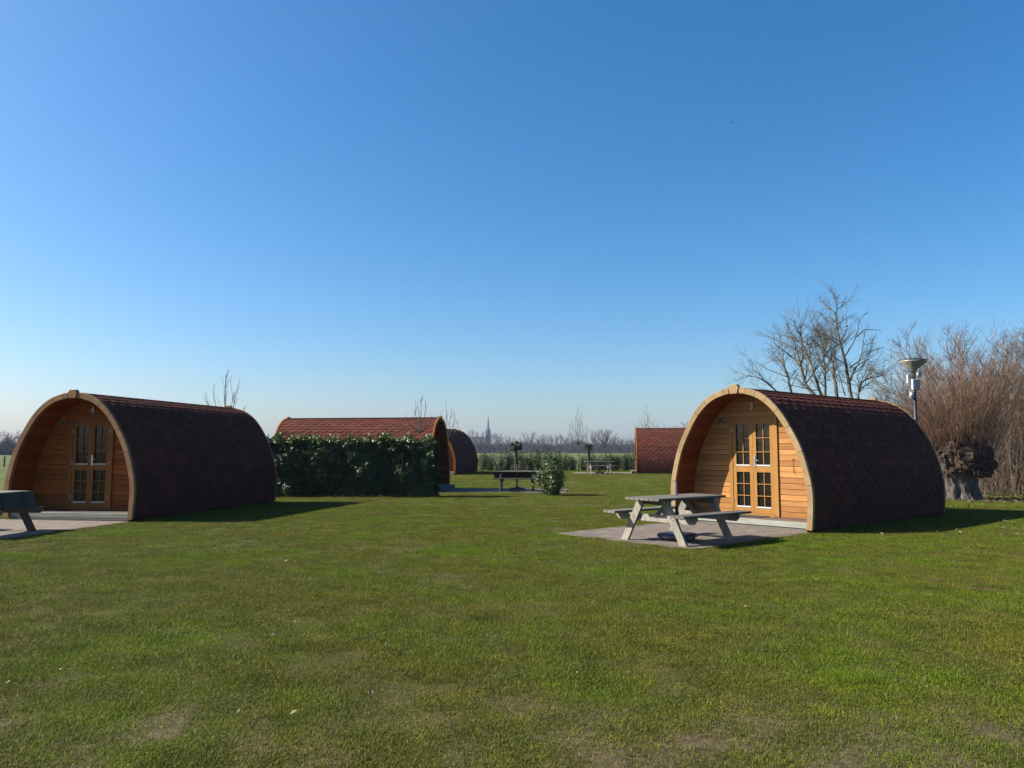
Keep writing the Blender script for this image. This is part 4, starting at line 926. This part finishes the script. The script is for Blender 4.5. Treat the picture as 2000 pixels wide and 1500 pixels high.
# ------------------------------------------------------------------ far tree lines and church
SPEC_F = [(1.1, .42, .75, .5, 4, .12, .05, .12, .05), (1.4, .5, .75, .6, 3, .16, .05, .1, .032), (2.0, .6, .8, .7, 2, .2, .03, .1, .022)]
def far_proto(seed, H, stems, spread):
    rs = random.Random(seed); L_ = [([(0, 0, 0), (.1, 0, H * .14), (0, .1, H * .28)], .26)]
    for k in range(stems):
        a = 6.283 * k / stems + rs.gauss(0, .3); d = Vector((math.cos(a) * spread, math.sin(a) * spread, 1)); L_.append((wander((0, 0, H * rs.uniform(.16, .3)), d, H * rs.uniform(.6, .78), 6, .07, rs, .04), .12))
    return bare_tree('far_tree', (0, 0, 0), 'x', 'tree', L_, SPEC_F, seed, M['fartwig'], 'distant bare trees beyond the meadow')
fp = [far_proto(300, 10, 9, .75), far_proto(301, 10, 7, .5), far_proto(302, 10, 8, .6), far_proto(303, 10, 6, .4)]
def dome_tree():
    rs = random.Random(9); L_ = [([(0, 0, 0), (.1, 0, 1.2), (0, .1, 2.4)], .3)]
    for k in range(22):
        a = 6.283 * k * .618; e = .12 + 1.4 * ((k + .5) / 22) ** .8; d = Vector((math.cos(a) * math.cos(e), math.sin(a) * math.cos(e), math.sin(e))); L_.append((wander((0, 0, 2.0 + rs.random() * .8), d, 6.3 * rs.uniform(.9, 1.05), 6, .06, rs, .02), .13))
    p = at(1181, 833, 300); s = p.z / 9.4; o = bare_tree('far_tree', (p.x, 300, 0), 'round bare tree with wide domed crown standing out of the distant tree line', 'tree', L_, SPEC_F, 9, M['fartwig'], 'distant bare trees beyond the meadow'); o.scale = (s, s, s)
dome_tree()
FT = [ (910, 838, 420, 1, 1), (921, 846, 440, 2, 1), (935, 850, 430, 3, 1), (944, 842, 400, 2, 1), (962, 842, 420, 0, 1), (972, 845, 390, 1, 1), (987, 856, 430, 2, 1), (998, 850, 400, 0, 1), (1010, 858, 430, 3, 1.1), (1022, 854, 410, 2, 1), (1033, 843, 420, 1, 1), (1046, 850, 430, 0, 1), (1058, 846, 400, 2, 1),
      (1070, 849, 430, 0, 1), (1083, 850, 410, 1, 1), (1094, 847, 430, 2, 1), (1105, 848, 400, 3, 1), (1117, 850, 430, 0, 1.1), (1150, 848, 430, 2, 1), (1163, 840, 420, 1, 1), (1198, 850, 410, 0, 1), (1209, 855, 430, 2, 1), (1220, 852, 400, 0, 1.1), (1232, 856, 430, 1, 1), (1246, 850, 410, 0, 1), (1262, 826, 330, 3, 1), (1319, 823, 330, 0, 1.1), (1340, 835, 340, 2, 1),
      (-14, 842, 250, 2, 1), (2, 842, 245, 0, 1), (14, 846, 255, 1, 1), (24, 840, 250, 2, 1), (34, 845, 245, 0, 1), (46, 842, 250, 3, 1), (60, 846, 250, 1, 1)]
for i, (px, top, Y, v, ws) in enumerate(FT):
    p = at(px, top, Y); s = p.z / 9.6; x = p.x
    if px == 1319: lab = 'distant bare tree crown peeping above the far red cabin roof beside cabin number 3'
    elif px == 1262 or px == 1340: lab = 'distant bare tree %s' % ('behind the left part of the far red cabin roof' if px == 1262 else 'hidden mostly behind the arch of cabin number 3')
    elif px < 100: lab = '%s grey tree from the left in the distant line left of cabin number 4' % ORD[[-14, 2, 14, 24, 34, 46, 60].index(px)]
    elif px < 1125: lab = '%s grey distant tree right of the small dark cabin, counting along the horizon' % ORD[i % 19]
    else: lab = '%s grey distant tree right of the young fan tree, counting along the horizon' % ORD[[1150, 1163, 1198, 1209, 1220, 1232, 1246].index(px)]
    used = [q for q in range(4) if fp[q].get('done')]
    sc = (s * ws, s * ws, s)
    if v not in used: o = fp[v]; o['done'] = 1; o.location = (x, Y, 0); o.scale = sc; o['label'] = lab
    else: copy_thing(fp[v], (x, Y, 0), i * .9, sc, lab)
for o in list(bpy.data.objects):
    if 'done' in o.keys(): del o['done']
def distant_wood():
    mb = MB(); rs = random.Random(55)
    def clump(x, Y, H):
        mb.tube(wander((x, Y, 0), (rs.gauss(0, .08), 0, 1), H, 3, .06, rs), [.10, .08, .05, .03], 3, rs.random(), False)
        for _ in range(14):
            z = H * rs.uniform(.12, .9); a = rs.uniform(0, 6.28); q = wander((x, Y, z), (math.cos(a), math.sin(a), rs.uniform(.5, 1.5)), H * rs.uniform(.16, .34), 2, .15, rs); mb.tube(q, [.06, .045, .03], 3, rs.random(), False)
    for k in range(7000):
        px = rs.uniform(560, 1500); Y = rs.uniform(430, 480); x = at(px, 870, Y).x; H = (5.2 + 2.2 * mnoise.noise(Vector((px * .02, 3, 0))) + 1.2 * mnoise.noise(Vector((px * .09, 8, 0)))) * rs.uniform(.72, 1.12); clump(x, Y, H)
    for k in range(700):
        px = rs.uniform(-160, 90); Y = rs.uniform(252, 290); x = at(px, 870, Y).x; H = (4.6 + 1.4 * mnoise.noise(Vector((px * .03, 5, 0)))) * rs.uniform(.5, 1.05); clump(x, Y, H)
    for k in range(1500):   # low scrub at its foot
        px = rs.uniform(-160, 90) if k % 3 == 0 else rs.uniform(700, 1300); Y = 250 if k % 3 == 0 else 425; x = at(px, 870, Y).x; mb.tube(wander((x, Y, 0), (rs.gauss(0, .6), 0, 1), rs.uniform(.8, 2.0), 2, .2, rs), [.16, .12, .05], 3, 0, False)
    o = mb.build('distant_wood', M['fartwig']); tag(o, 'grey leafless wood closing the horizon beyond the meadow', 'wood', kind='stuff')
distant_wood()
def church():
    Y = 900; p = at(953.5, 809, Y); X = p.x; root = thing('church', (X, Y, 0), 0, 'distant grey church with one tall slender spire above the tree line', 'church')
    zt = at(953, 846, Y).z; W = 4.6; q_ = .6
    mb = MB(); mb.box((0, 0, zt / 2), (W, W, zt)); mb.box((0, 0, zt * .55), (W + .5, W + .5, .5)); mb.box((0, 0, zt), (W + .6, W + .6, .6))
    for sx in (-1, 1):
        for sy in (-1, 1): mb.box((sx * W * .5, sy * W * .5, zt * .46), (.9, .9, zt * .92))
    tw = mb.build('tower', M['stone'], root)
    mb = MB()
    for sx in (-1, 0, 1):
        mb.box((sx * 1.2, -W / 2 - .03, zt * .78), (.6, .2, 4.6)); mb.box((-W / 2 - .03, sx * 1.2, zt * .78), (.2, .6, 4.6)); mb.box((W / 2 + .03, sx * 1.2, zt * .78), (.2, .6, 4.6))
    mb.build('belfry_opening', M['opening'], tw)
    mb = MB(); mb.lathe((0, 0, zt + .5), [(W * .5, 0), (W * .36, 2.7), (W * .24, (p.z - zt) * .35), (.10, p.z - zt - 1.4), (.04, p.z - zt - .5)], 8); mb.build('spire', M['slate'], root)
    for sx in (-1, 1):
        for sy in (-1, 1): mb = MB(); mb.box((sx * W * .5, sy * W * .5, zt + 1.4), (.85, .85, 3)); mb.lathe((sx * W * .5, sy * W * .5, zt + 2.9), [(.6, 0), (.06, 3)], 6); mb.build('pinnacle', M['stone'], root)
    nl = 23; mb = MB(); mb.box((-W / 2 - nl / 2, 0, 5.1), (nl, 8, 10.2)); nv = mb.build('nave', M['stone'], root)
    mb = MB(); a = [(-W / 2, -4.3, 10.1), (-W / 2, 4.3, 10.1), (-W / 2, 0, 17)]; mb.prism(a, [(x - nl, y, z) for x, y, z in a]); mb.build('nave_roof', M['slate'], root)
    fx = at(923.5, 833, Y); mb = MB(); mb.lathe((fx.x - X, 0, 16), [(.65, 0), (.65, 3), (.55, 3.6), (.04, fx.z - 16)], 8); mb.build('ridge_turret', M['slate'], root)
church()

# ------------------------------------------------------------------ birds
def bird(px, py, Y, span, bank, label, perched=False):
    p = at(px, py, Y); mb = MB()
    mb.lathe((0, 0, 0), [(.004, -.16), (.03, -.13), (.055, -.03), (.05, .06), (.028, .11), (.03, .14), (.006, .185)], 10)
    V = [Vector(v) for v in mb.v]; mb.v = [tuple((v.z, v.x, v.y)) for v in V]
    if not perched:
        for s in (-1, 1):
            mb.solid([(.07, s * .03, .01), (-.05, s * .03, .01), (-.06, s * .2, .07), (.06, s * .2, .08), (-.09, s * .42, .05), (-.03, s * .42, .055), (.07, s * .03, .018), (-.05, s * .03, .018), (-.06, s * .2, .075), (.06, s * .2, .09)],
                     [(0, 1, 2, 3), (3, 2, 4, 5), (6, 9, 8, 7), (9, 5, 4, 8), (0, 3, 9, 6), (1, 7, 8, 2)])
        mb.solid([(-.13, -.03, 0), (-.13, .03, 0), (-.26, .05, 0), (-.26, -.05, 0), (-.13, 0, .01)], [(0, 1, 2, 3), (0, 3, 4), (1, 4, 2)])
    else: mb.solid([(-.13, -.02, 0), (-.13, .02, 0), (-.27, .025, -.06), (-.27, -.025, -.06), (-.13, 0, .02)], [(0, 1, 2, 3), (0, 3, 4), (1, 4, 2)])
    o = mb.build('bird', M['bird'], loc=p); o.rotation_euler = bank; o.scale = (span,) * 3; tag(o, label, 'bird')
bird(1428, 239, 60, .62, (.5, .2, -.6), 'small dark bird flying high in the blue sky, upper right')
bird(1987, 407, 75, .42, (.1, 0, 0), 'tiny dark bird flying near the right edge of the sky')
bird(1653, 637, 39, .6, (0, -.5, .3), 'black bird perched in the tallest bare tree', True)

# ------------------------------------------------------------------ loose leaves on the lawn
def on_ground(px, py):
    p = at(px, py, 10); d = p - Vector((0, 0, CAMH)); t = (CAMH - .02) / -d.z; q = Vector((0, 0, CAMH)) + d * t; return q.x, q.y
LV = [(573, 1396, .07, 'paleleaf', 'yellowish leaf lying on the grass in the lower left foreground'), (465, 1394, .06, 'litter', 'curled brown leaf on the grass left of the yellowish one'), (726, 1357, .06, 'darkleaf', 'dark red leaf standing in the grass of the lower middle'), (533, 1243, .06, 'darkleaf', 'dark brown leaf on the lawn left of centre'),
      (577, 1217, .03, 'whitepetal', 'small white petal on the lawn below the hedge'), (1127, 1317, .028, 'whitepetal', 'bright white petal on the near lawn in the centre'), (1336, 1147, .05, 'paleleaf', 'pale leaf on the grass below the paved terrace'), (1594, 1134, .07, 'paleleaf', 'pale leaf on the lawn below the right foot of cabin number 3'),
      (1456, 1187, .05, 'paleleaf', 'small pale leaf on the lawn right of centre'), (155, 1290, .04, 'paleleaf', 'pale green leaf on the lawn at the lower left'), (118, 1311, .02, 'whitepetal', 'tiny white petal at the far lower left of the lawn'), (16, 1336, .04, 'paleleaf', 'pale leaf at the left edge of the lawn'),
      (752, 1262, .06, 'paleleaf', 'narrow yellow leaf on the lawn left of the middle'), (559, 1097, .10, 'paleleaf', 'long pale leaf far out on the lawn below the hedge'), (1750, 1407, .05, 'litter', 'light brown leaf at the lower right'), (1805, 1330, .06, 'litter', 'dry leaf on the worn patch at the right'), (1130, 1480, .05, 'litter', 'dry leaf on the worn soil at the bottom edge')]
for px, py, s, mt, lab in LV:
    x, y = on_ground(px, py); me = leaf_mesh('fallen_leaf', M[mt], [(0, 0, 0)], [(random.uniform(-.3, .3), random.uniform(-.9, -.4), 1)], np.array([s * .72]), .55, np.array([.5]))
    o = link_mesh('fallen_leaf', me, loc=(x, y, .036)); tag(o, lab, 'leaf', 'loose leaves on the lawn')
p, q = on_ground(1892, 1152), on_ground(1958, 1156); mb = MB(); mb.tube([(0, 0, 0), ((q[0] - p[0]) * .5, (q[1] - p[1]) * .5 + .03, .01), (q[0] - p[0], q[1] - p[1], 0)], [.006, .005, .003], 5)
o = mb.build('twig', M['shoot'], loc=(p[0], p[1], .03)); tag(o, 'thin reddish twig lying on the lawn near the right edge', 'twig')
def litter():
    rs = random.Random(4); P, Nn = [], []
    for k in range(2600):
        if k < 2200:
            x = 14 + abs(rs.gauss(0, 5)); y = 22.6 + abs(rs.gauss(0, 3.5)) + max(0, 16 - x) * .5
        else: x, y = rs.uniform(6, 14), rs.uniform(14.5, 22)
        if pod_inside(x, y): continue
        P.append((x, y, .03 + rs.random() * .02)); Nn.append((rs.gauss(0, .4), rs.gauss(0, .4), 1))
    n = len(P); o = link_mesh('leaf_litter', leaf_mesh('leaf_litter', M['litter'], P, Nn, RNG.uniform(.05, .11, n), .6, RNG.uniform(0, 1, n))); tag(o, 'scattered dry brown leaves on the ground round the pollard willow', 'leaf litter', kind='stuff')
litter()

# ------------------------------------------------------------------ air
def haze():
    mb = MB(); x, y0, y1, z0, z1 = 1710, -310, 1660, -1.3, 46
    mb.solid([(-x, y0, z0), (x, y0, z0), (x, y1, z0), (-x, y1, z0), (-x, y0, z1), (x, y0, z1), (x, y1, z1), (-x, y1, z1)], [(0, 3, 2, 1), (4, 5, 6, 7), (0, 1, 5, 4), (1, 2, 6, 5), (2, 3, 7, 6), (3, 0, 4, 7)])
    m = bpy.data.materials.new('haze'); m.use_nodes = True; N = m.node_tree.nodes; N.remove(N['Principled BSDF']); v = N.new('ShaderNodeVolumePrincipled')
    v.inputs['Color'].default_value = (0.58, 0.68, 1.0, 1); v.inputs['Density'].default_value = 0.00014; m.node_tree.links.new(v.outputs[0], N['Material Output'].inputs['Volume'])
    o = mb.build('haze', m); tag(o, 'thin pale haze over the meadow and the distant wood', 'haze', kind='stuff')
haze()
